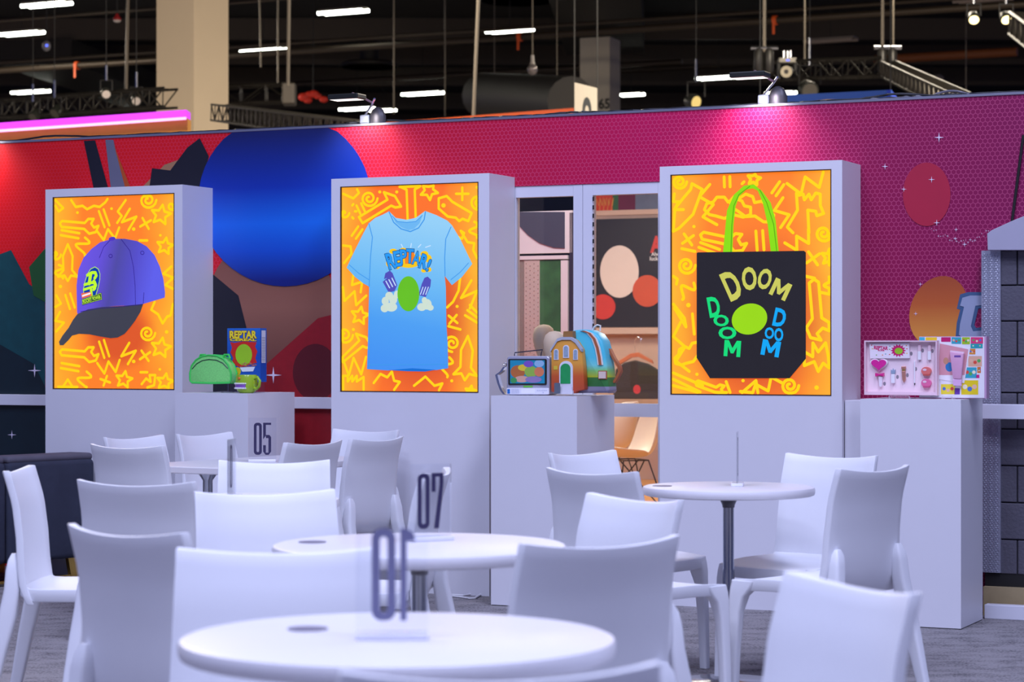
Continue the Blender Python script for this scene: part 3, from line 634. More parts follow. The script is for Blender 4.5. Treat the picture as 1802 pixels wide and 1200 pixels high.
d.zig(*q(105, 655), 11, 5, 22, 20); d.zig(*q(115, 1030), 11, 5, 30, -5); d.zig(*q(745, 640), 12, 4, 34, 50); d.ess(*q(765, 290), 28, 18); d.ess(*q(612, 1030), 34, 18, 20); d.shape(*q(722, 985), d.ROCKET, 1.15, 4)
d.shape(*q(110, 1130), [(-18, 10), (-18, -16), (-10, -16), (-10, -6), (-2, -16), (-2, -6), (6, -16), (6, -6), (18, -14), (18, 12)], 1, 0, False)
d.shape(*q(710, 400), [(-18, -26), (-4, -20), (0, -30), (-6, -34), (6, -14), (18, -12), (16, 0), (24, 14)], 1, 0, False); d.line([q(55, 95), q(110, 120), q(140, 90), q(130, 70)]); d.line([q(55, 375), q(95, 380), q(100, 420), q(60, 470)])
d.shape(*q(300, 1120), [(-26, 0), (-14, -16), (-2, -10), (6, -20), (10, -4), (20, -2), (10, 14)], 1, 0, False); d.shape(*q(500, 1110), [(-20, 8), (0, -8), (16, 8), (30, 4), (24, 16)], 1, 0, False); d.zig(*q(130, 580), 10, 4, 16, 40)
for x, y in ((253, 85), (345, 85), (110, 830), (672, 705), (643, 1108), (780, 60)): d.dot(*q(x, y), 2.8)
for a in (-30, 0, 30): x, y = q(75, 190); d.line([(x+14*math.cos(R(a*1.6)), y+14*math.sin(R(a*1.6))), (x+17*math.cos(R(a*1.6)), y+17*math.sin(R(a*1.6)))])
d.spiral(*q(60, 200), 9, 1); d.line([q(690, 540), q(680, 620), q(650, 680), q(618, 710)]); d.line([q(625, 812), q(690, 830)]); d.star(*q(745, 1165), 10)
d.done(pM)
SH = grad('shirt_blue_print', [(0, (18, 142, 250)), (.3, (44, 158, 250)), (.6, (96, 190, 252)), (1, (146, 214, 255))], 2, -.42, .36, .6, .85, .18)
MB().flat(MM.poly([(305, 190), (340, 225), (400, 236), (450, 225), (500, 188), (560, 210), (620, 240), (645, 265), (690, 340), (755, 475), (700, 545), (645, 590), (606, 540), (612, 600), (615, 800), (622, 900), (625, 1040), (560, 1050), (430, 1042), (300, 1052), (185, 1045), (190, 900), (193, 750), (197, 598), (165, 580), (120, 545), (75, 495), (120, 400), (165, 310), (195, 255), (230, 225), (270, 208)], k, ox, oy), .004).build('shirt_print', SH, pM)
sm = MB()
for pts, w in (([(305, 192), (330, 250), (370, 285), (420, 300), (465, 280), (495, 235), (502, 192)], .006), ([(322, 215), (350, 245), (400, 250), (450, 245), (485, 212)], .004), ([(195, 255), (215, 330), (205, 430), (197, 598)], .005), ([(640, 275), (612, 340), (606, 440), (608, 540)], .005), ([(190, 1022), (430, 1020), (624, 1018)], .004), ([(90, 480), (140, 525), (195, 560)], .004), ([(735, 470), (690, 520), (640, 560)], .004)): sm.stroke(MM.poly(pts, k, ox, oy), w, .0034)
struct(sm.build('shirt_seam_print', mat('shirt_seam', (70, 156, 232), emit=.85), pM), None, 'stuff')
MB().flat(MM.poly([(322, 215), (350, 244), (400, 250), (450, 244), (486, 212), (470, 255), (440, 285), (410, 292), (370, 275), (340, 250)], k, ox, oy), .0036).build('collar_print', mat('shirt_inner', (112, 186, 240), emit=.85), pM)
MB().flat(MM.poly([(300, 1050), (430, 1040), (560, 1048), (500, 1058), (400, 1056)], k, ox, oy), .0036).build('hem_print', mat('shirt_hem', (24, 116, 214), emit=.8), pM)
k, ox, oy = 8.57, 660, 420
g = MB()
for e in ((270, 190, 60, 40), (200, 370, 40, 55), (420, 165, 50, 30), (740, 230, 60, 45), (800, 300, 50, 60), (810, 465, 36, 36), (730, 480, 40, 30), (330, 400, 50, 60), (500, 330, 200, 110)): g.flat(MM.poly(ell(*e, 20), k, ox, oy), .0034)
g.build('yellow_burst_print', mat('shirt_yellow', (248, 200, 20), emit=.9), pM)
MB().flat(MM.poly([(440, 180), (590, 180), (580, 370), (450, 380)], k, ox, oy), .0031).build('orange_burst_print', mat('shirt_orange', (240, 130, 40), emit=.9), pM)
ltr = [('R', 235, 335, 120, 250, -17), ('E', 335, 300, 100, 235, -10), ('P', 425, 272, 100, 220, -4), ('T', 522, 262, 118, 215, 2), ('A', 622, 290, 115, 205, 10), ('R', 735, 345, 115, 220, 17), ('!', 805, 400, 40, 190, 20)]
a1, a2 = MB(), MB()
for ch, x, y, w, h, r_ in ltr:
    put_text(a1, ch, ox+x/k, oy+y/k, w/k+1.8, h/k+1.8, .0028, MM, r_, .06); put_text(a2, ch, ox+x/k, oy+y/k, w/k, h/k, .0024, MM, r_, .03)
a1.build('lettering_edge_print', mat('shirt_navy', (26, 62, 120), emit=.7), pM); a2.build('lettering_print', mat('shirt_letter_blue', (40, 152, 236), emit=.9), pM)
MB().flat(MM.poly([(110, 650), (180, 590), (130, 610), (150, 520), (220, 480), (260, 520), (330, 700), (290, 790), (200, 810)], k, ox, oy), .0034).build('tower_print', mat('shirt_purple', (84, 82, 186), emit=.85), pM)
MB().flat(MM.poly([(700, 680), (740, 590), (790, 570), (840, 620), (830, 720), (760, 880), (650, 850)], k, ox, oy), .0034).build('tower_print', mat('shirt_purple', (84, 82, 186), emit=.85), pM)
g = MB()
for kx in (160, 205, 250): g.stroke(MM.poly([(kx, 640-(kx-160)*.5), (kx+55, 740-(kx-160)*.4)], k, ox, oy), .006, .003)
for kx in (700, 740, 780): g.stroke(MM.poly([(kx+20, 730), (kx-20, 840)], k, ox, oy), .005, .003)
for a in (-15, 2, 18, 34): g.stroke(MM.poly([(520+a*7, 130), (525+a*9, 70+abs(a))], k, ox, oy), .005, .003)
struct(g.build('tower_window_print', mat('shirt_pale', (200, 226, 255), emit=.9), pM), None, 'stuff')
g = MB()
for e in ((140, 1050, 60, 60), (150, 940, 55, 65), (210, 860, 60, 60), (270, 920, 60, 70), (240, 1030, 90, 70), (330, 840, 50, 60), (780, 990, 70, 80), (830, 1040, 50, 45), (700, 1030, 70, 60), (740, 930, 40, 50)): g.flat(MM.poly(ell(*e, 18), k, ox, oy), .0032)
struct(g.build('cloud_print', mat('shirt_cloud', (206, 222, 206), emit=.9), pM), None, 'stuff')
MB().flat(MM.poly(ell(500, 830, 165, 265, 36), k, ox, oy), .002).build('green_oval_print', mat('shirt_green', (104, 196, 36), emit=.85), pM)

# ---- right box: tote bag
tR, pR, RR, limR = light_box(1161, 1482, (1180, 307.5, 1463, 696.5), 'rightmost glowing orange light box picturing a black tote bag', (1330, 560, .42, .5), (255, 124, 24))
d = Doodles(RR, limR, .0150); k, ox, oy = 2.857, 1165, 290
d.shape(*q(125, 220), [(-26, 40), (-14, 34), (10, 10), (26, -34), (8, -44), (6, -34), (-6, -20), (-22, 0)], 1, 0); d.zig(*q(225, 205), 18, 5, 22, 80); d.shape(*q(330, 225), d.CLOUD, 1.1); d.shape(*q(450, 225), d.CLOUD, 1.1, 20)
d.bars(*q(325, 85), 18, 88, 2, 10); d.bars(*q(580, 120), 24, 125); d.zig(*q(730, 95), 17, 5, 26, -20); d.spiral(*q(810, 345), 15); d.spiral(*q(120, 505), 16); d.spiral(*q(85, 85), 13); d.spiral(*q(640, 1110), 16)
d.shape(*q(300, 375), d.WR, 1.15, 12); d.bars(*q(235, 420), 36, 20); d.cross(*q(128, 375), 12, 55); d.bars(*q(130, 428), 24, 12, 1); d.cross(*q(757, 470), 14, 55); d.bars(*q(490, 380), 34, 86, 2, 12); d.star(*q(840, 465), 15)
d.shape(*q(725, 170), [(-24, 60), (-34, 50), (-16, 20), (-18, -10), (-14, -6), (-6, -8), (-4, 2), (4, -8), (8, 2), (16, -10), (24, -8), (24, 12), (30, 26), (18, 30), (16, 22), (2, 20), (4, 60)], 1, 0, False); d.zig(*q(690, 385), 12, 5, 22, -30)
d.ess(*q(120, 625), 34, 20, 50); d.dot(*q(130, 705), 4); d.dot(*q(158, 310), 3); d.bars(*q(155, 800), 36, 85, 1); d.shape(*q(150, 950), d.CLOUD, .9, -30); d.zig(*q(85, 920), 22, 5, 20, 80); d.dot(*q(173, 1053), 3)
d.shape(*q(775, 720), d.WR, 1.5, 85); d.shape(*q(770, 950), [(-16, 24), (-20, 0), (-4, 6), (-8, -18), (4, -4), (14, -22), (22, -2), (30, 20), (16, 14), (10, 30), (0, 14)], 1, 10); d.ess(*q(838, 600), 26, 18); d.zig(*q(65, 195), 8, 5, 14, 60); d.line([q(55, 560), q(75, 575), q(70, 600)]); d.line([q(50, 700), q(110, 770), q(118, 815), q(60, 720)])
d.bars(*q(110, 1110), 60, 22, 3, 12); d.shape(*q(240, 1120), d.WR, .8, 20); d.line([q(320, 1090), q(340, 1155)]); d.zig(*q(500, 1120), 15, 6, 20, -25); d.line([q(400, 1150), q(470, 1085), q(480, 1150)]); d.dot(*q(405, 1085), 3); d.dot(*q(775, 1120), 4); d.zig(*q(600, 240), 16, 4, 22, 70); d.line([q(720, 560), q(765, 570)])
d.line([q(400, 95), q(410, 85)]); d.star(*q(460, 70), 12); d.line([q(790, 640), q(845, 650)])
d.done(pR)
MB().flat(RR.poly([(305, 441), (325, 230), (360, 150), (410, 105), (460, 98), (500, 130), (545, 190), (570, 280), (585, 434), (545, 434), (530, 300), (505, 190), (480, 130), (455, 118), (420, 125), (385, 160), (368, 210), (358, 300), (352, 440)], k, ox, oy), .0042).build('strap_print', mat('tote_lime', (140, 226, 16), emit=.85, var=.1, scale=10), pR)
sm = MB()
for pts in ([(345, 438), (350, 300), (360, 205), (385, 150), (440, 108)], [(575, 432), (560, 300), (525, 190), (490, 125)]): sm.stroke(RR.poly(pts, k, ox, oy), .004, .0038)
struct(sm.build('strap_seam_print', mat('tote_lime_dark', (92, 170, 10), emit=.8), pR), None, 'stuff')
MB().flat(RR.poly([(173, 444), (178, 440), (712, 432), (722, 440), (722, 975), (640, 1073), (240, 1073), (173, 970)], k, ox, oy), .0034).build('tote_print', mat('tote_black', (40, 38, 46), .7, emit=.75, var=.1), pR)
k, ox, oy = 6.318, 1230, 460
MB().flat(RR.poly(ell(560, 640, 200, 170, 40, -18), k, ox, oy), .0024).build('lime_oval_print', mat('tote_oval', (160, 226, 20), emit=.8), pR)
for nm, col, L_ in (('yellow_lettering', (206, 206, 92), [('D', 365, 265, 170, 330, -24), ('O', 558, 190, 165, 262, -4), ('O', 730, 195, 150, 235, 14), ('M', 905, 310, 200, 200, 25)]),
                    ('green_lettering', (20, 224, 122), [('D', 165, 505, 130, 230, -10), ('O', 245, 657, 172, 130, 5), ('O', 315, 795, 200, 140, 0), ('M', 370, 968, 185, 180, 4)]),
                    ('blue_lettering', (16, 170, 244), [('D', 897, 625, 135, 205, 12), ('O', 782, 797, 104, 130, 0), ('O', 886, 815, 100, 150, 0), ('M', 797, 965, 205, 175, 10)])):
    g = MB()
    for ch, x, y, w, h, r_ in L_: put_text(g, ch, ox+x/k, oy+y/k, w/k, h/k, .0018, RR, r_, .035)
    g.build(nm, mat(nm, col, emit=.85), pR)
# small cable ends under the panels
for t_, px in ((tL, 278), (tM, 790), (tR, 1437)):
    pass

# ================================================================== PEDESTALS
PH = 1.02
def pedestal(px0, px1, label):
    a, b = U(px0, VP), U(px1, VP); w = (b-a)/2
    t = thing('display_pedestal', label, 'pedestal', BW((a+b)/2, VP, 0), -TH, 'white display pedestals'); D = .47
    if px0 > 1400: D = .41
    MB().box(-w, w-.002, 0, .018, .004, PH-.012).build('front_board', WHITE, t)
    MB().box(-w, w-.02, .018, D, .004, PH-.012).build('core', WHITE, t); MB().box(w-.02, w, .001, D, .004, PH-.012).build('side_board', WHITE, t)
    MB().box(-w, w, 0, D, PH-.012, PH).build('top_board', WHITE, t)
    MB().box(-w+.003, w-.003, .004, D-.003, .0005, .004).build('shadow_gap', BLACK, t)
    return t
pedestal(308, 436, 'white display pedestal holding the cereal box and green pouch')
pedestal(864, 1015, 'white display pedestal holding the television bag and backpack')
pedestal(1514, 1691, 'white display pedestal holding the pink gift box')
# narrow white upstand between right box and pedestal
a, b = uz(1490, 0, 10.30)[0], uz(1513, 0, 10.30)[0]
tag(rot(MB().box(U(1484.5, VB+.01), U(1484.5, VB+.01)+.09, VB+.03, VB+.25, .001, 1.005).build('white_upstand', WHITE, bevel=.002)), 'narrow white upstand between the tote light box and the right pedestal', 'upstand')

# ================================================================== GOODS ON THE PEDESTALS
def tube_px(mb, pl, pts, r, y=0, n=8, k=1, ox=0, oy=0): return mb.tube([(q_[0], y, q_[1]) for q_ in pl.poly(pts, k, ox, oy)], r, n)
# ---- green pouch on a clear stand
k, ox, oy = 6, 300, 540
gp = Plane(10.16, 376, PH)
t = thing('crossbody_pouch', 'glittery green half-round pouch raised on a clear stand', 'bag', gp.loc(), -TH)
dome = [(238, 780), (236, 700), (255, 620), (300, 560), (360, 525), (430, 510), (520, 518), (590, 550), (640, 610), (668, 690), (670, 770), (655, 800), (450, 805), (258, 800)]
MB().prism(gp.poly(dome, k, ox, oy), -.03, .03).build('body', mat('green_glitter', (134, 228, 124), .35, var=.3, scale=160), t, smooth=True, bevel=.008, seg=3)
tube_px(MB(), gp, dome+[dome[0]], .0052, -.028, 8, k, ox, oy).build('front_piping', mat('green_piping', (66, 214, 92), .4), t, smooth=True)
tube_px(MB(), gp, dome+[dome[0]], .0052, .028, 8, k, ox, oy).build('back_piping', mat('green_piping', (66, 214, 92)), t, smooth=True)
g = MB()
for x in (340, 590): tube_px(g, gp, [(x-40, 560), (x-20, 505), (x+25, 505), (x+40, 545)], .006, 0, 8, k, ox, oy)
g.build('strap_loop', mat('green_piping', (66, 214, 92)), t, smooth=True)
tube_px(MB(), gp, [(245, 640), (215, 655), (208, 680)], .002, 0, 6, k, ox, oy).build('zip_pull', mat('dark_zip', (60, 60, 74), .4, .6), t, smooth=True)
g = MB(); tube_px(g, gp, [(262, 655), (310, 600), (370, 566), (440, 554), (520, 562), (585, 592), (640, 650)], .0022, -.031, 6, k, ox, oy); g.build('zip_track', mat('dark_zip', (60, 60, 74)), t, smooth=True)
g = MB(); g.tube([(gp(397, 690)[0], .02, .001), (gp(397, 690)[0], .02, gp(397, 672)[1])], .004, 8); g.lathe([(.0, .0005), (.035, .0005), (.035, .004), (0, .004)], 24, gp(397, 690)[0], .02)
g.build('stand', ACRYL, t, smooth=True)
# ---- cereal box on a clear riser
cp = Plane(10.20, 429, PH)
zb = .056; w = cp(457, 600)[0]-cp(401, 600)[0]; h = cp(429, 577.5)[1]
rs = thing('acrylic_riser', 'clear acrylic riser under the blue cereal box', 'riser', cp.loc(), -TH)
MB().box(-w/2+.01, w/2-.01, 0.004, .064, 0.0005, .004).box(-w/2+.01, w/2-.01, .0, .004, .0005, zb).box(-w/2+.01, w/2-.01, .064, .068, .0005, zb).box(-w/2+.01, w/2-.01, .004, .064, zb-.004, zb-.0005).build('riser_body', ACRYL, rs)
t = thing('cereal_box', 'tall blue cereal box with yellow lettering and a red panel', 'box', cp.loc()+Vector((0, 0, zb)), -TH+R(4))
cq = lambda x, y: (cp(x, y)[0], cp(x, y)[1]-zb)
h -= zb
MB().box(-w/2, w/2, 0, .07, 0, h).build('carton', grad('carton_blue', [(0, (28, 92, 190)), (.5, (30, 78, 176)), (1, (40, 110, 200))], 2, 0, h, .35), t)
def cpoly(pts): return [cq(300+x/6, 540+y/6) for x, y in pts]
MB().flat(cpoly([(636, 370), (680, 380), (760, 366), (905, 372), (890, 420), (912, 470), (892, 540), (908, 590), (740, 640), (650, 600), (668, 540), (640, 480), (655, 430)]), -.0008).build('red_panel_print', mat('carton_red', (214, 40, 34), .4), t)
MB().flat(cpoly(ell(775, 505, 84, 112, 30)), -.0012).build('lime_oval_print', mat('carton_lime', (160, 208, 40), .4), t)
g = MB()
rng = random.Random(3)
for i in range(46):
    x, y = 740+rng.random()*160, 590+rng.random()*50; g.flat(cpoly(ell(x, y, 7, 6, 6)), -.0016-i*1e-6)
g.build('cereal_print', mat('cereal_bits', (190, 110, 90), .5, var=.9, scale=120), t)
MB().flat(cpoly([(735, 640), (890, 632), (870, 680), (760, 684)]), -.0018).build('bowl_print', mat('carton_white', (232, 236, 245), .4), t)
MB().flat(cpoly(ell(708, 680, 38, 44, 20)), -.0011).build('yellow_badge_print', mat('carton_yellow', (222, 190, 30), .4), t)
g, g2 = MB(), MB()
for (tx, x, y, ww, hh) in (('REPTAR', 769, 292, 275, 80), ('CEREAL', 769, 347, 270, 28)):
    c_ = (300+x/6, 540+y/6); put_text(g, tx, c_[0], c_[1], ww/6+1.6, hh/6+1.2, -.0010, cq, 0, .09); put_text(g2, tx, c_[0], c_[1], ww/6, hh/6, -.0016, cq, 0, .045)
g.build('lettering_edge_print', mat('carton_maroon', (120, 30, 20), .4), t); g2.build('lettering_print', mat('carton_letter', (250, 226, 50), .4), t)
g = MB(); g.add([(w/2+.0006, .012, .10), (w/2+.0006, .058, .10), (w/2+.0006, .058, h-.012), (w/2+.0006, .012, h-.012)], [(0, 1, 2, 3)]); g.build('side_panel_print', mat('carton_white', (232, 236, 245)), t)
g = MB()
for i in range(16): z_ = .108+i*.0082; g.add([(w/2+.001, .016, z_), (w/2+.001, .054, z_), (w/2+.001, .054, z_+.0028), (w/2+.001, .016, z_+.0028)], [(0, 1, 2, 3)])
g.build('side_lines_print', mat('carton_grey', (130, 140, 160), .4), t)
# ---- mug
mp_ = Plane(10.07, 434, PH); s_ = 4000/11.75
t = thing('novelty_mug', 'lime green mug with a purple band in front of the cereal box', 'mug', mp_.loc(), -TH)
mh = mp_(434, 659.5)[1]; mr_ = .056
LIME = mat('lime_glaze', (158, 196, 44), .2, var=.08, coat=.4)
MB().lathe([(.034, .001), (.038, .004), (.048, .012), (mr_, .03), (mr_+.002, .055), (mr_-.002, mh-.004), (mr_-.004, mh), (mr_-.009, mh-.003), (mr_-.011, .05), (.03, .02), (0, .018)], 32).build('cup', LIME, t, smooth=True)
g = MB(); n = 12
for i in range(n):
    a0, a1 = R(200+i*8), R(200+(i+1)*8); r_ = mr_+.0035
    g.add([(r_*math.cos(a0), r_*math.sin(a0), .026), (r_*math.cos(a1), r_*math.sin(a1), .026), (r_*math.cos(a1), r_*math.sin(a1), .05), (r_*math.cos(a0), r_*math.sin(a0), .05)], [(0, 1, 2, 3)])
g.build('purple_band', mat('purple_glaze', (142, 96, 190), .25), t, smooth=True)
g = MB()
for i in range(n+1):
    a0 = R(200+i*8); r_ = mr_+.004
    for zz in (.026, .05): g.ball((r_*math.cos(a0), r_*math.sin(a0), zz), .0045, n=8, m=6)
g.build('white_beads', mat('white_glaze', (240, 240, 236), .25), t, smooth=True)
MB().tube([(mr_-.006, -.01, mh-.02), (mr_+.018, -.014, mh-.012), (mr_+.034, -.017, mh-.03), (mr_+.03, -.017, .036), (mr_+.012, -.013, .022), (mr_-.006, -.01, .028)], .0075, 10).build('handle', LIME, t, smooth=True)
MB().ball((-.01, -mr_-.001, mh-.018), .008, .004, .008).build('orange_dot', mat('orange_glaze', (226, 120, 40), .3), t, smooth=True)

# ---- television shaped bag
k, ox, oy = 6.93, 850, 560
vp = Plane(10.10, 929, PH)
t = thing('television_bag', 'silver handbag shaped like a small television set', 'bag', vp.loc(), -TH)
SILV = mat('silver_vinyl', (205, 206, 222), .25, .55, var=.06)
front = rrect(285, 448, 815, 925, 40); tp_ = vp.poly(front, k, ox, oy); zmin = min(p[1] for p in tp_)
tp_ = [(x, z-zmin+.001) for x, z in tp_]
def vq(x, y): p = vp(ox+x/k, oy+y/k); return (p[0], p[1]-zmin+.001)
MB().prism(tp_, 0, .11).build('body', SILV, t, smooth=True, bevel=.008, seg=3)
MB().prism([vq(*p) for p in rrect(312, 484, 778, 802, 14)], -.004, .01).build('screen_surround', BLACK, t)
MB().flat([vq(*p) for p in rrect(335, 500, 757, 782, 4)], -.0045).build('screen', mat('tv_teal', (40, 150, 180), .25), t)
g_c = [((430, 640, 90, 80), (190, 110, 60)), ((500, 590, 70, 40), (236, 206, 60)), ((590, 640, 80, 70), (150, 190, 80)), ((690, 640, 60, 60), (222, 130, 90)), ((560, 545, 60, 40), (130, 90, 190)), ((690, 540, 60, 45), (150, 190, 220)), ((480, 730, 90, 40), (220, 170, 150)), ((620, 735, 100, 40), (150, 130, 180)), ((380, 745, 40, 34), (70, 160, 90))]
for i, (e, c_) in enumerate(g_c): MB().flat([vq(min(max(x, 336), 756), min(max(y, 501), 781)) for x, y in ell(*e, 18)], -.0047-i*.0001).build('screen_colour_patch', mat('tv_%d' % i, c_, .3), t)
MB().prism([vq(*p) for p in rrect(292, 838, 808, 915, 10)], -.0035, .004).build('control_panel', mat('tv_white', (236, 236, 244), .3), t)
MB().prism([vq(*p) for p in rrect(495, 810, 605, 831, 3)], -.003, .002).build('green_label', mat('tv_green', (110, 200, 70), .4), t)
for y in (852, 880): MB().prism([vq(*p) for p in rrect(302, y, 333, y+26, 3)], -.006, -.002).build('blue_button', mat('tv_blue', (30, 110, 190), .4), t)
g = MB()
for i in range(5):
    for j in range(3): g.prism([vq(*p) for p in rrect(352+i*20, 850+j*20, 366+i*20, 864+j*20, 2)], -.005, -.002)
g.build('keypad', mat('tv_key', (206, 210, 226), .4), t)
g = MB(); g.prism([vq(*p) for p in rrect(470, 848, 635, 906, 3)], -.0045, -.002); g.build('cassette_door', mat('tv_door', (246, 246, 250), .3), t)
g = MB()
for i in range(6): g.prism([vq(*p) for p in rrect(662+i*22, 860, 676+i*22, 872, 2)], -.005, -.002)
g.prism([vq(*p) for p in ell(738, 893, 7, 7, 10)], -.006, -.002); g.build('tuner_button', mat('tv_key', (206, 210, 226)), t)
g = MB(); g.tube([(*vq(330, 445)[:1], .05, vq(0, 445)[1]), (vq(335, 408)[0], .05, vq(0, 408)[1]), (vq(675, 372)[0], .05, vq(0, 372)[1]), (vq(660, 410)[0], .05, vq(0, 410)[1]), (vq(655, 445)[0], .05, vq(0, 445)[1])], .0028, 8)
g.build('carry_handle', mat('dark_zip', (60, 60, 74)), t, smooth=True)
g = MB(); g.loft([[(vq(x, y)[0], yy, max(vq(x, y)[1], .002)) for x, y, yy in ((p[0]-14, p[1], .02), (p[0]+14, p[1], .02), (p[0]+14, p[1], .05), (p[0]-14, p[1], .05))] for p in ((238, 580), (195, 640), (140, 680), (165, 780), (200, 870), (235, 915), (300, 922))])
g.build('shoulder_strap', CHROME, t, smooth=True)
g = MB(); g.tube([(vq(222, 530)[0], .04, vq(0, 530)[1]), (vq(205, 560)[0], .04, vq(0, 560)[1]), (vq(238, 580)[0], .04, vq(0, 580)[1]), (vq(250, 540)[0], .04, vq(0, 540)[1]), (vq(222, 530)[0], .04, vq(0, 530)[1])], .003, 6); g.build('strap_ring', STEEL, t, smooth=True)

# ---- backpack with a house front pocket
bp_ = Plane(10.10, 1020, PH)
t = thing('mini_backpack', 'small backpack with an orange house-front pocket and blue-green body', 'backpack', bp_.loc(), -TH)
def bq(x, y): p = bp_(ox+x/k, oy+y/k); return (p[0], max(p[1]+.004, .001))
body = [(930, 925), (925, 600), (918, 340), (935, 260), (980, 195), (1060, 158), (1160, 146), (1270, 156), (1360, 200), (1420, 285), (1450, 400), (1475, 560), (1495, 760), (1508, 900), (1490, 922)]
MB().prism([bq(*p) for p in body], .03, .14).build('body', grad('backpack_sky', [(0, (150, 146, 170)), (.24, (150, 146, 172)), (.25, (50, 120, 60)), (.48, (60, 130, 62)), (.49, (190, 206, 40)), (.66, (130, 206, 120)), (.8, (120, 214, 214)), (1, (80, 196, 220))], 2, 0, .185, .4), t, smooth=True, bevel=.014, seg=3)
zip_ = [(1190, 160), (1270, 190), (1330, 260), (1370, 370), (1392, 480), (1405, 580)]
g = MB(); g.loft([[(bq(x+dx, y)[0], yy, bq(x, y)[1]) for dx, yy in ((-34, .026), (34, .026), (34, .034), (-34, .034))] for x, y in zip_]); g.build('zip_edge', mat('white_piping', (236, 230, 222), .5), t, smooth=True)
g = MB(); g.loft([[(bq(x+dx, y)[0], yy, bq(x, y)[1]) for dx, yy in ((-16, .023), (16, .023), (16, .03), (-16, .03))] for x, y in zip_]); g.build('zip', mat('zip_brown', (176, 96, 56), .5), t, smooth=True)
house = [(848, 905), (850, 395), (930, 268), (985, 250), (1095, 250), (1150, 285), (1215, 385), (1240, 600), (1255, 880), (1150, 900), (1140, 925), (950, 925)]
MB().prism([bq(*p) for p in house], -.02, .03).build('house_pocket', grad('house_orange', [(0, (186, 66, 40)), (.6, (206, 92, 40)), (1, (228, 160, 60))], 2, 0, .16, .5), t, smooth=True, bevel=.006)
g = MB(); g.loft([[(bq(x, y)[0], yy, bq(x, y)[1]+dz) for dz, yy in ((-.007, -.026), (.007, -.026), (.007, .0), (-.007, .0))] for x, y in ((845, 405), (930, 275), (985, 256), (1095, 256), (1150, 295), (1225, 400))]); g.build('cornice', mat('house_grey', (180, 184, 196), .5), t)
MB().prism([bq(*p) for p in [(985, 245), (990, 170), (1100, 165), (1105, 245)]], -.01, .03).build('roof_box', mat('roof_brown', (158, 112, 60), .5), t)
for x in (915, 1035, 1150):
    y = 450 if x != 1035 else 415; hw = 28 if x != 1035 else 36; hh = 66 if x != 1035 else 78
    wi = MB().prism([bq(*p) for p in [(x-hw, y+hh), (x+hw, y+hh)]+[(x+hw*math.cos(R(a)), y-hh+hw-hw*math.sin(R(a))) for a in range(0, 181, 20)]], -.0235, -.018).build('window', mat('house_white', (226, 228, 236), .5), t)
    hw *= .72; hh *= .85
    MB().prism([bq(*p) for p in [(x-hw, y+hh), (x+hw, y+hh)]+[(x+hw*math.cos(R(a)), y-hh+hw-hw*math.sin(R(a))) for a in range(0, 181, 20)]], -.0245, -.0235).build('pane', mat('house_pane', (150, 170, 190), .3, var=.3, scale=90), wi)
def archp(x, hw, yb, yt): return [(x-hw, yb), (x+hw, yb)]+[(x+hw*math.cos(R(a)), yt+hw-hw*math.sin(R(a))) for a in range(0, 181, 15)]
dr = MB().prism([bq(*p) for p in archp(1035, 82, 880, 530)], -.0235, -.018).build('door_surround', mat('house_white', (226, 228, 236)), t)
MB().prism([bq(*p) for p in archp(1030, 60, 806, 562)], -.0255, -.0235).build('door', mat('house_green', (30, 156, 84), .5, var=.15, scale=60), dr)
g = MB()
for i, (a_, b_) in enumerate(((880, 925), (840, 880), (806, 840))): g.box(bq(950+i*18, 0)[0], bq(1125-i*10, 0)[0], -.034+i*.004, -.019, bq(0, b_)[1], bq(0, a_)[1])
g.build('steps', mat('house_stone', (216, 216, 226), .6), t)
MB().prism([bq(*p) for p in rrect(885, 590, 930, 636, 3)], -.0225, -.018).build('yellow_plaque', mat('plaque_yellow', (214, 190, 60), .5), t)
MB().prism([bq(*p) for p in rrect(1388, 660, 1474, 745, 4)], .022, .031).build('label_patch', mat('patch_tan', (226, 206, 196), .5), t)
MB().prism([bq(*p) for p in rrect(1378, 650, 1484, 755, 4)], .0265, .031).build('label_patch_edge', mat('zip_brown', (176, 96, 56)), t)
g = MB(); g.loft([[(bq(x+dx, y)[0], yy, bq(x, y)[1]) for dx, yy in ((-16, .09), (16, .09), (16, .12), (-16, .12))] for x, y in ((1440, 380), (1500, 500), (1565, 600), (1575, 660), (1550, 720), (1500, 800))]); g.build('shoulder_strap', mat('zip_brown', (176, 96, 56)), t, smooth=True)
g = MB(); g.tube([(bq(1240, 160)[0], .10, bq(0, 160)[1]), (bq(1255, 120)[0], .10, bq(0, 120)[1]), (bq(1295, 95)[0], .10, bq(0, 95)[1]), (bq(1335, 105)[0], .10, bq(0, 105)[1]), (bq(1330, 165)[0], .10, bq(0, 170)[1])], .0042, 8); g.build('grab_loop', mat('white_piping', (236, 230, 222)), t, smooth=True)
# small slate tag standing between the two bags
sp_ = Plane(10.05, 979, PH)
t = thing('grey_tag', 'small slate grey tag leaning between the two bags', 'tag', sp_.loc(), -TH)
MB().prism([(x, max(z+.003, .001)) for x, z in sp_.poly(rrect(868, 795, 935, 925, 12), k, ox, oy)], 0, .006).build('tag_plate', mat('slate_tag', (92, 102, 116), .5), t)

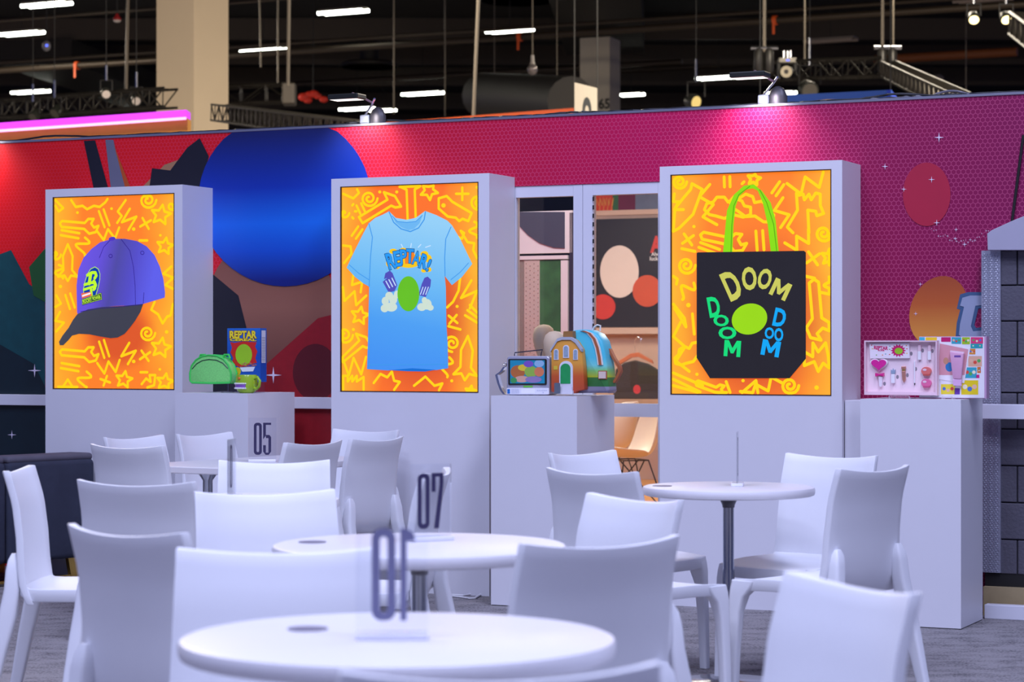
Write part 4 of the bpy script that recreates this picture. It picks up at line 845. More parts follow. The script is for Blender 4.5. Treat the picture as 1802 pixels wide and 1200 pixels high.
# ---- gift boxes on the right pedestal
k, ox, oy = 5.596, 1480, 560
xp = Plane(10.08, 1585, PH)
def xq(x, y): p = xp(ox+x/k, oy+y/k); return (p[0], p[1])
PINK = mat('pale_pink_card', (240, 206, 216), .5, var=.02); PINK2 = mat('pink_foam', (246, 222, 228), .6, var=.02)
t = thing('gift_tray', 'open pale pink gift tray of beauty items propped on an easel', 'gift box', xp.loc(), -TH)
a_, b_ = xq(228, 760), xq(944, 218)
x0, x1, z0, z1 = a_[0], b_[0], a_[1]+.003, b_[1]; th_ = .006; dp_ = .04
MB().box(x0, x1, dp_-.012, dp_, z0, z1).build('foam_insert', PINK2, t)
MB().box(x0, x0+th_, 0, dp_-.012, z0, z1).build('left_rim', PINK, t); MB().box(x1-th_, x1, 0, dp_-.012, z0, z1).build('right_rim', PINK, t)
MB().box(x0+th_, x1-th_, 0, dp_-.012, z1-th_, z1).build('top_rim', PINK, t); MB().box(x0+th_, x1-th_, 0, dp_-.012, z0, z0+th_*2.4).build('bottom_rim', PINK, t)
yf = dp_-.012
def gq(x, y): return xq(x, y)
pal = thing('eyeshadow_palette', 'white palette with magenta lettering at the top of the gift tray', 'palette', xp.loc(), -TH)
MB().prism([gq(*p) for p in [(270, 250), (660, 244), (666, 392), (278, 396)]], yf-.013, yf-.0005).build('card', mat('palette_white', (246, 236, 242), .4), pal)
g = MB(); put_text(g, 'REPTAR', ox+385/k, oy+292/k, 140/k, 36/k, yf-.0135, xp, 3, .05); put_text(g, 'ROAR', ox+388/k, oy+316/k, 66/k, 17/k, yf-.0135, xp, 2, .05)
g.build('lettering', mat('palette_magenta', (214, 24, 110), .4), pal)
MB().flat([gq(555+(78 if i % 2 == 0 else 54)*math.cos(i*math.pi/14), 318+(66 if i % 2 == 0 else 46)*math.sin(i*math.pi/14)) for i in range(28)], yf-.0135).build('burst', mat('palette_magenta', (214, 24, 110)), pal)
MB().flat([gq(*p) for p in ell(560, 322, 40, 32, 20)], yf-.014).build('lime_oval', mat('carton_lime', (160, 208, 40)), pal)
rng = random.Random(5); cols = [(226, 60, 60), (240, 200, 60), (60, 170, 190), (130, 180, 60), (240, 150, 60)]
for i, (x, y) in enumerate([(292, 264), (300, 300), (472, 276), (470, 306), (635, 268), (640, 300), (640, 345), (430, 352), (340, 362), (400, 362), (470, 356)]):
    MB().flat([gq(*p) for p in ell(x, y, 7, 5, 8)], yf-.0135).build('confetti', mat('confetti_%d' % (i % 5), cols[i % 5], .5), pal)
br_ = thing('hair_brush', 'magenta heart-shaped hair brush with a bow in the gift tray', 'brush', xp.loc(), -TH)
heart = [(365+86*.0625*16*math.sin(a)**3, 452-4.4*(13*math.cos(a)-5*math.cos(2*a)-2*math.cos(3*a)-math.cos(4*a))) for a in [i*2*math.pi/40 for i in range(40)]]
MB().prism([gq(*p) for p in heart], yf-.016, yf-.0005).build('brush_head', mat('brush_white', (244, 232, 238), .4), br_, smooth=True, bevel=.002)
h2 = [(365+(x-365)*.86, 456+(y-456)*.86) for x, y in heart]
MB().prism([gq(*p) for p in h2], yf-.02, yf-.016).build('bristle_pad', mat('brush_pink', (222, 30, 150), .5, var=.3, scale=260), br_)
MB().prism([gq(*p) for p in [(330, 540), (372, 550), (412, 538), (412, 572), (372, 560), (332, 574)]], yf-.02, yf-.0005).build('bow', mat('bow_pink', (226, 40, 140), .4), br_)
MB().prism([gq(*p) for p in [(358, 572), (398, 572), (394, 668), (380, 682), (366, 668)]], yf-.014, yf-.0005).build('brush_handle', mat('brush_white', (244, 232, 238)), br_, bevel=.002)
def inbox(nm, lab, cat, parts, grp=None):
    o = thing(nm, lab, cat, xp.loc(), -TH, grp)
    for pn, pts, y0, m_ in parts: MB().prism([gq(*p) for p in pts], yf-y0, yf-.0005).build(pn, m_, o, bevel=.0012)
    return o
CW = mat('cosmetic_white', (244, 240, 244), .35); GREYT = mat('cosmetic_grey', (150, 168, 190), .4); ROSE = mat('rose_gold', (214, 150, 130), .3, .5)
inbox('brush_set', 'little white bottle with grey bristles in the gift tray', 'cosmetic', [('bottle', rrect(484, 550, 520, 640, 8), .014, CW), ('bristles', [(482, 548), (478, 505), (494, 515), (500, 492), (510, 514), (524, 504), (520, 548)], .01, GREYT)])
inbox('lip_vial', 'slim rose-gold lip vial in the gift tray', 'cosmetic', [('tube', [(588, 520), (622, 520), (624, 605), (608, 634), (594, 605)], .013, ROSE), ('cap', rrect(584, 474, 626, 500, 4), .013, ROSE), ('collar', rrect(590, 500, 620, 520, 2), .012, mat('brass_trim', (190, 150, 90), .3, .7))])
for x, y, lab in ((762, 265, 'left white lipstick tube at the top right of the gift tray'), (860, 265, 'right white lipstick tube at the top right of the gift tray')):
    inbox('lipstick', lab, 'cosmetic', [('tube', rrect(x-16, y+60, x+16, y+145, 4), .013, CW), ('cap', rrect(x-14, y, x+14, y+60, 4), .012, PINK)], 'lipsticks in the gift tray')
inbox('thin_pencil', 'thin pale pencil standing in the middle of the gift tray', 'cosmetic', [('shaft', rrect(706, 420, 718, 640, 3), .008, CW), ('tip', [(706, 640), (718, 640), (712, 662)], .008, BLACK)])
for y, c_, lab in ((520, (232, 120, 112), 'coral round blush compact in the gift tray'), (638, (232, 110, 160), 'pink round blush compact in the gift tray')):
    o = inbox('blush_compact', lab, 'cosmetic', [('case', ell(830, y, 50, 42, 24), .014, mat('compact_%d' % y, c_, .3)), ('clear_lid_glint', ell(815, y-12, 20, 12, 16), .0152, PINK), ('base', rrect(800, y+26, 866, y+46, 4), .016, mat('compact_b%d' % y, tuple(max(0, v-30) for v in c_), .4))])
for i, (x, y) in enumerate([(676, 348), (788, 318), (884, 322), (720, 500), (540, 578), (638, 560), (410, 645)]):
    pass
g = MB()
for x, y in [(676, 348), (788, 318), (884, 322), (720, 500), (540, 578), (638, 560), (412, 645)]: g.flat([gq(*p) for p in ell(x, y, 13, 20, 16)], yf-.0003-.0002)
g.build('finger_holes', mat('tray_hole', (140, 130, 140), .7), t)
# easels
def easel(px0, px1, lab):
    o = thing('wire_easel', lab, 'easel', xp.loc(), -TH, 'small wire easels')
    xa, xb = xq(px0, 0)[0], xq(px1, 0)[0]; g = MB()
    for x in (xa, xb): g.tube([(x, -.012, .012), (x, -.012, .0022), (x, .09, .0022), (x, .055, .075)], .0013, 6)
    g.tube([(xa, .055, .075), (xb, .055, .075)], .0013, 6); g.tube([(xa, -.012, .012), (xb, -.012, .012)], .0013, 6)
    g.build('wire', mat('white_wire', (200, 198, 206), .6), o, smooth=True); return o
easel(480, 680, 'wire easel under the pale pink gift tray'); easel(1000, 1100, 'wire easel under the colourful collage box')
# collage box
t = thing('collage_box', 'upright gift box covered in a bright picture collage', 'gift box', xp.loc(), -TH)
MB().box(xq(745, 0)[0], xq(1408, 0)[0], .046, .10, .0035, xq(0, 182)[1]).build('box', mat('mauve_card', (196, 156, 190), .5), t)
MB().box(xq(745, 0)[0], xq(1388, 0)[0], .0445, .046, .006, xq(0, 184)[1]-.001).build('collage_sheet', mat('collage_white', (240, 236, 240), .4), t)
cells = [((745, 186, 800, 220), (70, 180, 200)), ((808, 186, 920, 235), (240, 206, 40)), ((962, 186, 1056, 232), (206, 30, 110)), ((1064, 186, 1160, 252), (60, 170, 190)), ((1168, 186, 1246, 256), (170, 206, 40)), ((1254, 186, 1376, 250), (226, 60, 120)), ((1252, 250, 1372, 296), (40, 170, 170)), ((1240, 300, 1300, 356), (226, 150, 60)), ((1230, 372, 1364, 476), (232, 180, 150)), ((1192, 484, 1312, 590), (60, 170, 190)), ((1318, 480, 1354, 540), (220, 120, 50)), ((1160, 612, 1328, 754), (236, 210, 30)), ((960, 650, 1100, 750), (240, 220, 60)), ((1306, 556, 1340, 590), (214, 30, 130)), ((1092, 690, 1146, 752), (112, 60, 170))]
for i, (r_, c_) in enumerate(cells): MB().flat([xq(*p) for p in rrect(*r_, 3)], .0442).build('picture', mat('cell_%d' % i, c_, .4), t)
rng = random.Random(11)
for i, (r_, c_) in enumerate(cells[3:13]):
    for j in range(3):
        cx_, cy_ = r_[0]+(r_[2]-r_[0])*(.22+.28*j), r_[1]+(r_[3]-r_[1])*(.45+.15*(j % 2)); rad = min(r_[2]-r_[0], r_[3]-r_[1])*.17
        MB().flat([xq(*p) for p in ell(cx_, cy_, rad, rad, 10)], .0440).build('picture_dot', mat('dot_%d' % ((i+j) % 5), [(236, 190, 160), (226, 80, 60), (90, 180, 90), (246, 236, 200), (80, 120, 200)][(i+j) % 5], .4), t)
MB().prism([xq(*p) for p in [(928, 225), (1250, 290), (1190, 640), (930, 600)]], .0425, .044).build('photo_card', mat('photo_white', (248, 244, 246), .4), t)
MB().flat([xq(*p) for p in [(950, 248), (1232, 306), (1196, 560), (935, 560)]], .0423).build('photo_print', mat('photo_pink', (226, 160, 168), .4, var=.1), t)
MB().flat([xq(*p) for p in ell(1045, 480, 40, 46, 18)], .0421).build('photo_blue_print', mat('photo_blue', (50, 130, 190), .4), t)
MB().flat([xq(*p) for p in ell(1010, 420, 26, 34, 18)], .0419).build('photo_tan_print', mat('photo_tan', (206, 150, 120), .4), t)
tb = thing('cream_tube', 'translucent pink squeeze tube standing before the collage', 'tube', xp.loc(), -TH)
MB().prism([xq(*p) for p in [(1058, 330), (1196, 345), (1172, 600), (1090, 596)]], .018, .040).build('tube_body', mat('tube_pink', (226, 170, 200), .3, var=.1, scale=30), tb, smooth=True, bevel=.004)
MB().prism([xq(*p) for p in [(1088, 600), (1174, 604), (1172, 668), (1092, 664)]], .02, .038).build('tube_cap', mat('tube_cap', (226, 180, 220), .3), tb, bevel=.002)
MB().prism([xq(*p) for p in [(1062, 316), (1200, 330), (1197, 346), (1058, 331)]], .026, .032).build('tube_crimp', mat('tube_crimp', (240, 214, 226), .3), tb)
MB().flat([xq(*p) for p in rrect(1105, 365, 1170, 385, 2)], .0178).build('tube_label', mat('tube_label', (120, 80, 160), .4), tb)

# ================================================================== FURNITURE
BTOP = .84
def by(z):   # centre line of the backrest, forward position at height z
    P_ = [(.38, -.150), (.42, -.172), (.46, -.188), (.52, -.198), (.62, -.208), (.73, -.226), (.84, -.262)]
    for (a, c_), (b, d_) in zip(P_, P_[1:]):
        if z <= b: return c_+(d_-c_)*(z-a)/(b-a)
    return P_[-1][1]
def make_chair_meshes():
    M_ = {}
    # backrest: curved sheet with thickness
    nx, nz = 12, 14; fr, bk = [], []
    for j in range(nz+1):
        for i in range(nx+1):
            q_ = i/nx*2-1; t_ = j/nz
            ztop = BTOP-.016*(1-q_*q_); z = .400+(ztop-.400)*t_
            hw = .222-.020*t_-.004*math.sin(math.pi*t_)
            y = by(z)+.034*q_*q_*(.45+.55*t_)+.004*abs(q_)**6
            th_ = .016+.010*abs(q_)**5
            fr.append((q_*hw, y+th_/2, z)); bk.append((q_*hw*.997, y-th_/2, z))
    W_ = nx+1; n = len(fr); fs = []
    for j in range(nz):
        for i in range(nx):
            a = j*W_+i; fs.append((a, a+1, a+1+W_, a+W_)); fs.append((n+a, n+a+W_, n+a+1+W_, n+a+1))
    for i in range(nx): fs.append((i, n+i, n+i+1, i+1)); a = nz*W_+i; fs.append((a, a+1, n+a+1, n+a))
    for j in range(nz): a = j*W_; fs.append((a, a+W_, n+a+W_, n+a)); a = j*W_+nx; fs.append((a, n+a, n+a+W_, a+W_))
    M_['backrest'] = MB().add(fr+bk, fs).mesh('backrest', PLASTIC, smooth=True, bevel=.004, seg=2)
    # seat: dished slab with a deeper edge
    nx, ny = 10, 12; tp_, bt = [], []
    for j in range(ny+1):
        for i in range(nx+1):
            q_ = i/nx*2-1; t_ = j/ny; y = -.178+.403*t_
            hw = .212+.012*math.sin(math.pi*min(1, t_*1.1)); z = .452-.018*(1-q_**4)*math.sin(math.pi*(.25+.6*t_))-.010*(t_-.45)**2*4*(1 if t_ > .45 else 0)
            if t_ < .12: z += .02*(1-t_/.12)**2
            e = max(abs(q_)**6, (t_)**8)
            tp_.append((q_*hw, y, z)); bt.append((q_*hw*.985, y, z-.018-.026*e))
    W_ = nx+1; n = len(tp_); fs = []
    for j in range(ny):
        for i in range(nx):
            a = j*W_+i; fs.append((a, a+1, a+1+W_, a+W_)); fs.append((n+a, n+a+W_, n+a+1+W_, n+a+1))
    for i in range(nx): fs.append((i, n+i, n+i+1, i+1)); a = ny*W_+i; fs.append((a, a+1, n+a+1, n+a))
    for j in range(ny): a = j*W_; fs.append((a, a+W_, n+a+W_, n+a)); a = j*W_+nx; fs.append((a, n+a, n+a+W_, a+W_))
    M_['seat'] = MB().add(tp_+bt, fs).mesh('seat', PLASTIC, smooth=True, bevel=.005, seg=2)
    def ringr(cx, cy, z, hx, hy, n=4):
        r_ = min(hx, hy)*.55; return [(x, y, z) for x, y in rrect(cx-hx, cy-hy, cx+hx, cy+hy, r_, n)]
    for sx in (-1, 1):
        # front leg: square, flaring into the seat corner
        M_['front%d' % sx] = MB().loft([ringr(sx*c_, y, z, hx, hy) for c_, y, z, hx, hy in
            ((.218, .212, .001, .015, .017), (.214, .208, .20, .017, .020), (.208, .203, .33, .019, .024), (.203, .194, .385, .022, .034), (.196, .178, .415, .027, .048), (.190, .168, .437, .03, .054))]).mesh('leg', PLASTIC, smooth=True)
        # rear leg: begins as a rounded ridge on the back of the shell
        M_['rear%d' % sx] = MB().loft([ringr(sx*c_, y, z, hx, hy) for c_, y, z, hx, hy in
            ((.222, -.300, .001, .015, .018), (.216, -.272, .12, .018, .022), (.208, -.246, .25, .021, .026), (.199, -.220, .36, .025, .03), (.190, -.206, .45, .027, .026), (.183, -.207, .51, .026, .021), (.179, -.206, .545, .022, .015), (.177, -.204, .566, .012, .007))]).mesh('leg', PLASTIC, smooth=True)
    return M_
CM = make_chair_meshes()
CHG = 'white moulded plastic cafe chairs'
def chair(px, py, rz, label, z=.828, xy=None, world=False):
    rz = R(rz)-(0 if world else math.atan((px-CX)/F)); Z = F*(CH-z)/(py-HY); X = (px-CX)/F*Z
    off = Vector((0, -.232, 0)); off.rotate(Euler((0, 0, rz)))
    loc = xy or (X-off.x, Z-off.y, 0)
    t = thing('cafe_chair', label, 'chair', loc, rz, CHG)
    for k_, nm in (('backrest', 'backrest'), ('seat', 'seat'), ('front-1', 'leg'), ('front1', 'leg'), ('rear-1', 'leg'), ('rear1', 'leg')): link(nm, CM[k_], t)
    return t
chair(30, 829, -102, 'white cafe chair turned sideways at the left edge before the dark sofa')
chair(218, 938, -52, 'nearest white cafe chair on the left, back turned, left of the blurred front table')
chair(237, 852, -30, 'white cafe chair with its back turned, second from the front in the left row')
chair(222, 787, -32, 'white cafe chair with its back turned, third from the front in the left row', world=True)
chair(233, 771, -122, 'white cafe chair peeking out behind the left row, only its top showing', world=True)
chair(357, 765.5, -122, 'white cafe chair behind table 05 in front of the left pedestal', world=True)
chair(554, 780.5, 58, 'white cafe chair tucked against the right side of table 05, back turned', world=True)
chair(665, 774, 58, 'white cafe chair right of table 05 with its tall narrow back turned', world=True)
chair(646, 759, 148, 'white cafe chair facing out, standing before the T-shirt light box', world=True)
chair(483, 814, 178, 'white cafe chair facing out, directly below the number 05')
chair(465, 869, -168, 'white cafe chair facing out, left of the table marked 07')
chair(490, 972, 176, 'large blurred white cafe chair facing out just behind the front table')
chair(770, 833, 79, 'white cafe chair seen nearly edge-on behind the number 07')
chair(1062, 958, 37, 'big white cafe chair with its back turned, right of the blurred front table')
chair(1120, 880, 128, 'pale cafe chair angled to the left, between two turned chairs left of the steel-legged table')
chair(1038, 832, -43, 'white cafe chair with its back turned, left of the steel-legged table')
chair(1022, 799, -129, 'white cafe chair in front of the middle pedestal, only its top showing')
chair(1465, 804, 148, 'white cafe chair facing out on the far right side of the steel-legged table')
chair(1540, 827, 55, 'white cafe chair with its back turned on the right of the steel-legged table')
chair(1503, 1034, 122, 'large blurred white cafe chair in the bottom right foreground')
chair(885, 1190, 12, 'blurred top of the nearest cafe chair at the bottom edge')
chair(1920, 990, 180, 'white cafe chair whose edge just enters at the bottom right', xy=(1.355, 4.8, 0))

TH_ = .735
def table(px, Z, r_, label, disc=None, group='round white cafe tables'):
    X = (px-CX)/F*Z; t = thing('cafe_table', label, 'table', (X, Z, 0), 0, group)
    MB().lathe([(0, TH_-.034), (r_-.012, TH_-.034), (r_-.003, TH_-.030), (r_, TH_-.022), (r_, TH_-.010), (r_-.003, TH_-.003), (r_-.010, TH_), (0, TH_)], 72).build('table_top', TOPM, t, smooth=True)
    MB().lathe([(.0, TH_-.079), (.022, TH_-.079), (.024, TH_-.068), (.03, TH_-.055), (.042, TH_-.044), (.06, TH_-.0345), (0, TH_-.0345)], 28).build('flange', DSTEEL, t, smooth=True)
    MB().lathe([(.0, TH_-.079), (.0205, TH_-.079), (.0205, .43), (.0225, .425), (.0225, .02), (0, .02)], 24).build('pole', STEEL, t, smooth=True)
    b_ = r_*.66
    MB().lathe([(0, .001), (b_, .001), (b_, .008), (b_-.01, .013), (.05, .020), (.03, .028), (0, .028)], 40).build('foot', STEEL, t, smooth=True)
    if disc:
        dx, dy = disc
        MB().lathe([(0, TH_+.0004), (.036, TH_+.0004), (.036, TH_+.002), (0, TH_+.002)], 24, dx, dy).build('charging_disc', mat('disc_grey', (120, 116, 136), .4), t)
    return t
table(700, 3.94, .378, 'large blurred round table in the foreground carrying a number sign', (-.165, .10))
table(738, 5.85, .378, 'round white table in the middle marked 07', (-.28, .05))
table(1282, 8.40, .318, 'small round white table on a steel pole at the right', (-.245, 0))
e1 = Vector((.53, .848, 0)).normalized(); e2 = Vector((-e1.y, e1.x, 0)); c_ = Vector((-1.215, 9.70, 0))+e1*.6+e2*.29
t = thing('cafe_table', 'white rectangular table at the back left marked 05', 'table', c_, math.atan2(e1.y, e1.x))
MB().box(-.6, .6, -.29, .29, TH_-.03, TH_).build('table_top', TOPM, t, bevel=.004)
for sx in (-.38, .38):
    MB().lathe([(.0, .02), (.022, .02), (.022, TH_-.07), (.05, TH_-.031), (0, TH_-.031)], 20, sx, 0).build('pole', STEEL, t, smooth=True)
    MB().lathe([(0, .001), (.2, .001), (.2, .008), (.05, .02), (0, .022)], 32, sx, 0).build('foot', STEEL, t, smooth=True)
table(432, 7.70, .318, 'small round table hidden behind the left chairs, with a sign seen edge-on')

# ---- number signs
INK = mat('sign_ink', (46, 40, 78), .5)
def digit(mb, ch, x0, x1, h, y, z0):
    w = (x1-x0); s = w*.34; m = lambda pts: mb.prism(pts, y-.0006, y)
    def ring(za, zb):
        o_ = rrect(x0, za, x1, zb, w*.42, 5); i_ = rrect(x0+s, za+s, x1-s, zb-s, max(.0005, (w-2*s)*.48), 5); n = len(o_)
        for k_ in range(n): mb.flat([o_[k_], o_[(k_+1) % n], i_[(k_+1) % n], i_[k_]], y)
    if ch == '0': ring(z0, z0+h)
    if ch == '1r': mb.flat([(x0, z0), (x0+s*1.25, z0), (x0+s*1.25, z0+h*.86), (x1, z0+h*.86), (x1-s*.3, z0+h*.95), (x0+s*1.25, z0+h), (x0, z0+h)], y)
    if ch == '7': mb.flat([(x0, z0+h), (x1, z0+h), (x1, z0+h*.80), (x0+w*.62, z0), (x0+w*.2, z0), (x1-s, z0+h*.78), (x1-s, z0+h-s*.8), (x0+s, z0+h-s*.8), (x0+s, z0+h*.66), (x0, z0+h*.66)], y)
    if ch == '5':
        mb.flat([(x0, z0+h), (x1, z0+h), (x1, z0+h-s*.8), (x0+s, z0+h-s*.8), (x0+s, z0+h*.60), (x0, z0+h*.48)], y)
        mb.flat([(x0+s, z0+h*.62), (x1-s*.6, z0+h*.62), (x1, z0+h*.55), (x1, z0+h*.1), (x1-w*.3, z0), (x0+w*.3, z0), (x0, z0+h*.1), (x0, z0+h*.30), (x0+s, z0+h*.30), (x0+s, z0+s*.8), (x1-s, z0+s*.8), (x1-s, z0+h*.52), (x0+s, z0+h*.52)], y)
def sign(px, Z, rz, ds, label):
    X = (px-CX)/F*Z; t = thing('table_sign', label, 'table sign', (X, Z, TH_), R(rz), 'acrylic table number signs')
    MB().box(-.062, .062, -.0015, .0015, .0125, .20).build('acrylic_sheet', ACRYL, t)
    MB().box(-.062, .062, -.022, .022, .0005, .012).build('base', mat('frosted_base', (240, 240, 248), .25), t, bevel=.002)
    g = MB()
    if ds == '10r': digit(g, '0', -.035, .006, .158, -.0021, .032); digit(g, '1r', .014, .04, .158, -.0021, .032)
    elif ds == '0': digit(g, '0', -.034, -.002, .145, -.0021, .036)
    else: digit(g, ds[0], -.039, -.003, .145, -.0021, .032); digit(g, ds[1], .003, .039, .145, -.0021, .032)
    g.build('numeral', mat('sign_ink_pale', (120, 120, 156), .5) if ds == '10r' else INK, t)
    return t
sign(690, 3.90, 3, '10r', 'clear number sign seen from behind on the blurred front table')
sign(757, 5.95, 32, '07', 'clear table sign reading 07 on the middle round table')
sign(462, 10.28, 0, '05', 'clear table sign reading 05 standing in front of the left pedestal')
sign(1298, 8.42, 82, '0', 'clear table sign seen edge-on on the steel-legged table')
sign(408, 7.70, 84, '0', 'clear table sign seen edge-on among the left chairs')

# ---- sofa
A = ray(-2, 800, 11.85); B = ray(171, 800, 12.40); dr_ = Vector((B.x-A.x, B.y-A.y)); ang = math.atan2(dr_.y, dr_.x)
t = thing('velvet_sofa', 'dark slate velvet sofa on brass legs at the left edge', 'sofa', (B.x, B.y, 0), ang)
VEL = mat('slate_velvet', (58, 62, 78), .85, var=.35, scale=5, bump=.2, bscale=25, spec=.15)
VELT = mat('grey_velvet', (96, 94, 106), .85, var=.2, scale=9, spec=.15)
for i, (xa, xb) in enumerate(((-.62, -.01), (-1.24, -.63), (-1.86, -1.25))):
    MB().box(xa, xb, 0, .20, .12, .655).build('back_cushion', VEL, t, smooth=True, bevel=.03, seg=4)
    MB().box(xa+.005, xb-.005, .012, .19, .645, .685).build('top_roll', VELT, t, smooth=True, bevel=.018, seg=3)
MB().box(-1.86, -.01, .20, .74, .16, .42).build('seat_cushion', VEL, t, smooth=True, bevel=.03, seg=3)
BRASS = mat('brass', (196, 160, 84), .25, .9)
for x in (-.12, -.95, -1.75):
    for y in (.06, .66): MB().loft([[(x+dx*w_, y+dy*.012, z) for dx, dy in ((-1, -1), (1, -1), (1, 1), (-1, 1))] for z, w_ in ((.001, .02), (.12, .045))]).build('leg', BRASS, t)
MB().box(-1.8, -.06, .05, .07, .014, .028).build('stretcher', BRASS, t)

# ---- cables on the carpet
def cable(name, pts, r_, m, label, cat='cable'):
    return tag(MB().tube(pts, r_, 6).build(name, m, smooth=True), label, cat)
fl = lambda px, py: (lambda Z: Vector(((px-CX)/F*Z, Z, .006)))(F*CH/(py-HY))
cp_ = [fl(786, 1048), fl(815, 1049.5), fl(832, 1047), fl(840, 1044), fl(846, 1044), fl(845, 1049), fl(836, 1054), fl(825, 1054.5), fl(808, 1052), fl(788, 1050)]
cable('power_cord', cp_, .005, mat('white_cord', (236, 236, 240), .4), 'white looped cord on the carpet beside the middle light box')

# ================================================================== ALONG THE TOP OF THE WALL
pts = []; rng = random.Random(2); x = -40
while x < 1900:
    u, _ = uz(x, 0, VW); pts.append(BW(u, VW+.03+rng.random()*.03, ZT+.018+max(0, math.sin(x*.021)+math.sin(x*.013)-.9)*.016)); x += 10
cable('wall_cable', pts, .006, CABLE, 'black power cable lying along the top of the mural wall')
pts = []; x = 1500
while x < 1890:
    u, _ = uz(x, 0, VW); pts.append(BW(u, VW+.045+rng.random()*.03, ZT+.020+max(0, math.sin(x*.05)+math.sin(x*.031)-.6)*.014)); x += 9
cable('wall_cable', pts, .0055, mat('grey_cable', (110, 108, 116), .4), 'grey bundled cable on top of the purple end of the wall')
def arm_light(px, label, col, power):
    u = uz(px, 0, VW)[0]; t = thing('arm_light', label, 'spotlight', BW(u, VW+.04, ZT+.012), -TH, 'clamp-on arm lights on the wall')
    MB().box(-.06, .0, -.03, .03, .0005, .05).build('clamp', mat('clamp_grey', (120, 126, 140), .4, .6), t, bevel=.008)
    MB().tube([(-.03, -.02, .05), (.03, -.05, .10), (.06, -.08, .125)], .006, 8).build('lower_arm', CHROME, t, smooth=True)
    MB().tube([(.035, -.05, .105), (-.02, -.12, .145), (-.03, -.16, .15)], .006, 8).build('upper_arm', mat('arm_pink', (150, 120, 130), .4, .5), t, smooth=True)
    MB().loft([[(.035+r_*math.cos(a), .0+r_*.5*math.sin(a), z) for a in [i*math.pi/6 for i in range(12)]] for r_, z in ((.05, .002), (.05, .04), (.035, .075), (.01, .09))]).build('ballast', mat('ballast_grey', (70, 68, 74), .4, .5), t, smooth=True)
    MB().box(-.13, .05, -.25, -.15, .112, .140).build('lamp_head', mat('lamp_black', (38, 40, 36), .4, .3), t, bevel=.006)
    MB().box(-.12, .04, -.24, -.16, .1105, .1115).build('lamp_lens', mat('lamp_lens', (255, 244, 236), .4, emit=1.5), t)
    d_ = bpy.data.lights.new('arm_lamp', 'SPOT'); d_.energy = power; d_.spot_size = R(125); d_.spot_blend = 1; d_.color = col; d_.shadow_soft_size = .05
    o = bpy.data.objects.new('arm_lamp', d_); C.objects.link(o); o.parent = t; o.location = (-.04, -.20, .104)
    o.rotation_euler = (R(30), 0, 0)
    return t
arm_light(648, 'arm light clamped on the wall above the blue printed disc', (1, .92, .9), 20)
arm_light(1352, 'arm light clamped on the wall above the pink glowing patch', (1, .88, 1), 27)
arm_light(-30, 'arm light clamped on the red end of the wall', (1, .92, .9), 22)

# ================================================================== THE HALL BEYOND THE WALL
def beam_col(name, px0, px1, px2, Z, ztop, m, label):
    """square column seen on its corner: left face px0..px1, right face px1..px2"""
    w1 = (px1-px0)/F*Z; w2 = (px2-px1)/F*Z; s_ = math.hypot(w1, w2); a = math.atan2(w2, w1)
    X = (px1-CX)/F*Z; t = thing(name, label, 'column', (X, Z, 0), -a)
    MB().box(-s_, 0, 0, s_, 0, ztop).build('shaft', m, t, bevel=.01); return t, s_
COLM = mat('beige_column', (204, 186, 158), .8, var=.04, scale=1.5)
beam_col('hall_column', 267, 342, 393, 40, 11.5, COLM, 'large beige square column behind the red part of the wall')
t, s_ = beam_col('hall_column', 1021, 1073, 1094, 64, 10.15, mat('beige_column_far', (176, 166, 152), .8), 'distant beige column numbered 65 behind the hanging banner')
g = MB(); put_text(g, '65', -s_*.18, 0, .34, .30, -.01, lambda x, y: (x, 8.2-y+.05), 0, .03)
zc = CH-(182-HY)/F*64
for i, v in enumerate(g.v): g.v[i] = (v[0], v[1], v[2]-8.25+zc)
g.build('column_number', BLACK, t)
beam_col('hall_column', -60, 13, 30, 60, 7.0, mat('grey_column_far', (120, 112, 104), .8), 'grey column at the far left edge behind the truss')[0]

LAMP = mat('tube_light', (248, 255, 236), .5, emit=14)
def strip_light(px, py, wpx, label, lit=True, tilt=None):
    Z = F*8.7/(HY-py); p = ray(px, py, Z); t = thing('strip_light', label, 'ceiling light', p, -R(27), 'linear ceiling lights of the hall')
    L_ = wpx/F*Z/2*1.1
    MB().box(-L_, L_, -.16, .16, .0, .05).build('housing', mat('strip_housing', (120, 112, 104), .6), t)
    for yy in (-.10, .10): MB().tube([(-L_+.02+(.04 if yy > 0 else -.06), yy, -.03), (L_-.02+(.06 if yy > 0 else -.04), yy, -.03)], .045, 8).build('tube', LAMP if lit else mat('tube_off', (150, 136, 128), .5), t, smooth=True)
    MB().tube([(0, 0, .05), (0, 0, max(.1, 11.6-p.z))], .012, 6).build('hanger', DARKM, t)
where = ['above the red wall end', 'at the upper left', 'low at the left', 'left of the tall rod', 'at the top beside the big column', 'low over the blue disc', 'right of the arm light', 'over the middle light box', 'over the crimson wall', 'above the dome speaker', 'right of the numbered column', 'above the pink glow', 'behind the pink arm light', 'just over the wall edge in the middle', 'faint under the truss at the left']
for (px, py, w_), l_ in zip([(82, 6, 86), (38, 57, 77), (54, 160, 66), (464, 87, 78), (604, 19, 82), (628, 190, 57), (674, 193, 40), (744, 163, 68), (960, 203, 46), (897, 52, 76), (1110, 165, 40), (1265, 135, 72), (1374, 162, 46), (2000, 60, 60), (202, 211, 52)], ['at the top left corner', 'second down at the far left', 'third down at the far left above the truss', 'beside the big column', 'at the top, right of the tall hanging rods', 'behind the left arm light', 'half hidden right of the left arm light', 'over the crimson part of the wall', 'peeping over the wall edge', 'above the dome speaker', 'right of the column numbered 65', 'above the pink glow on the wall', 'behind the right arm light', 'out at the right side of the hall', 'low under the left truss']):
    if px < 1900: strip_light(px, py, w_, 'glowing twin-tube ceiling light '+l_)
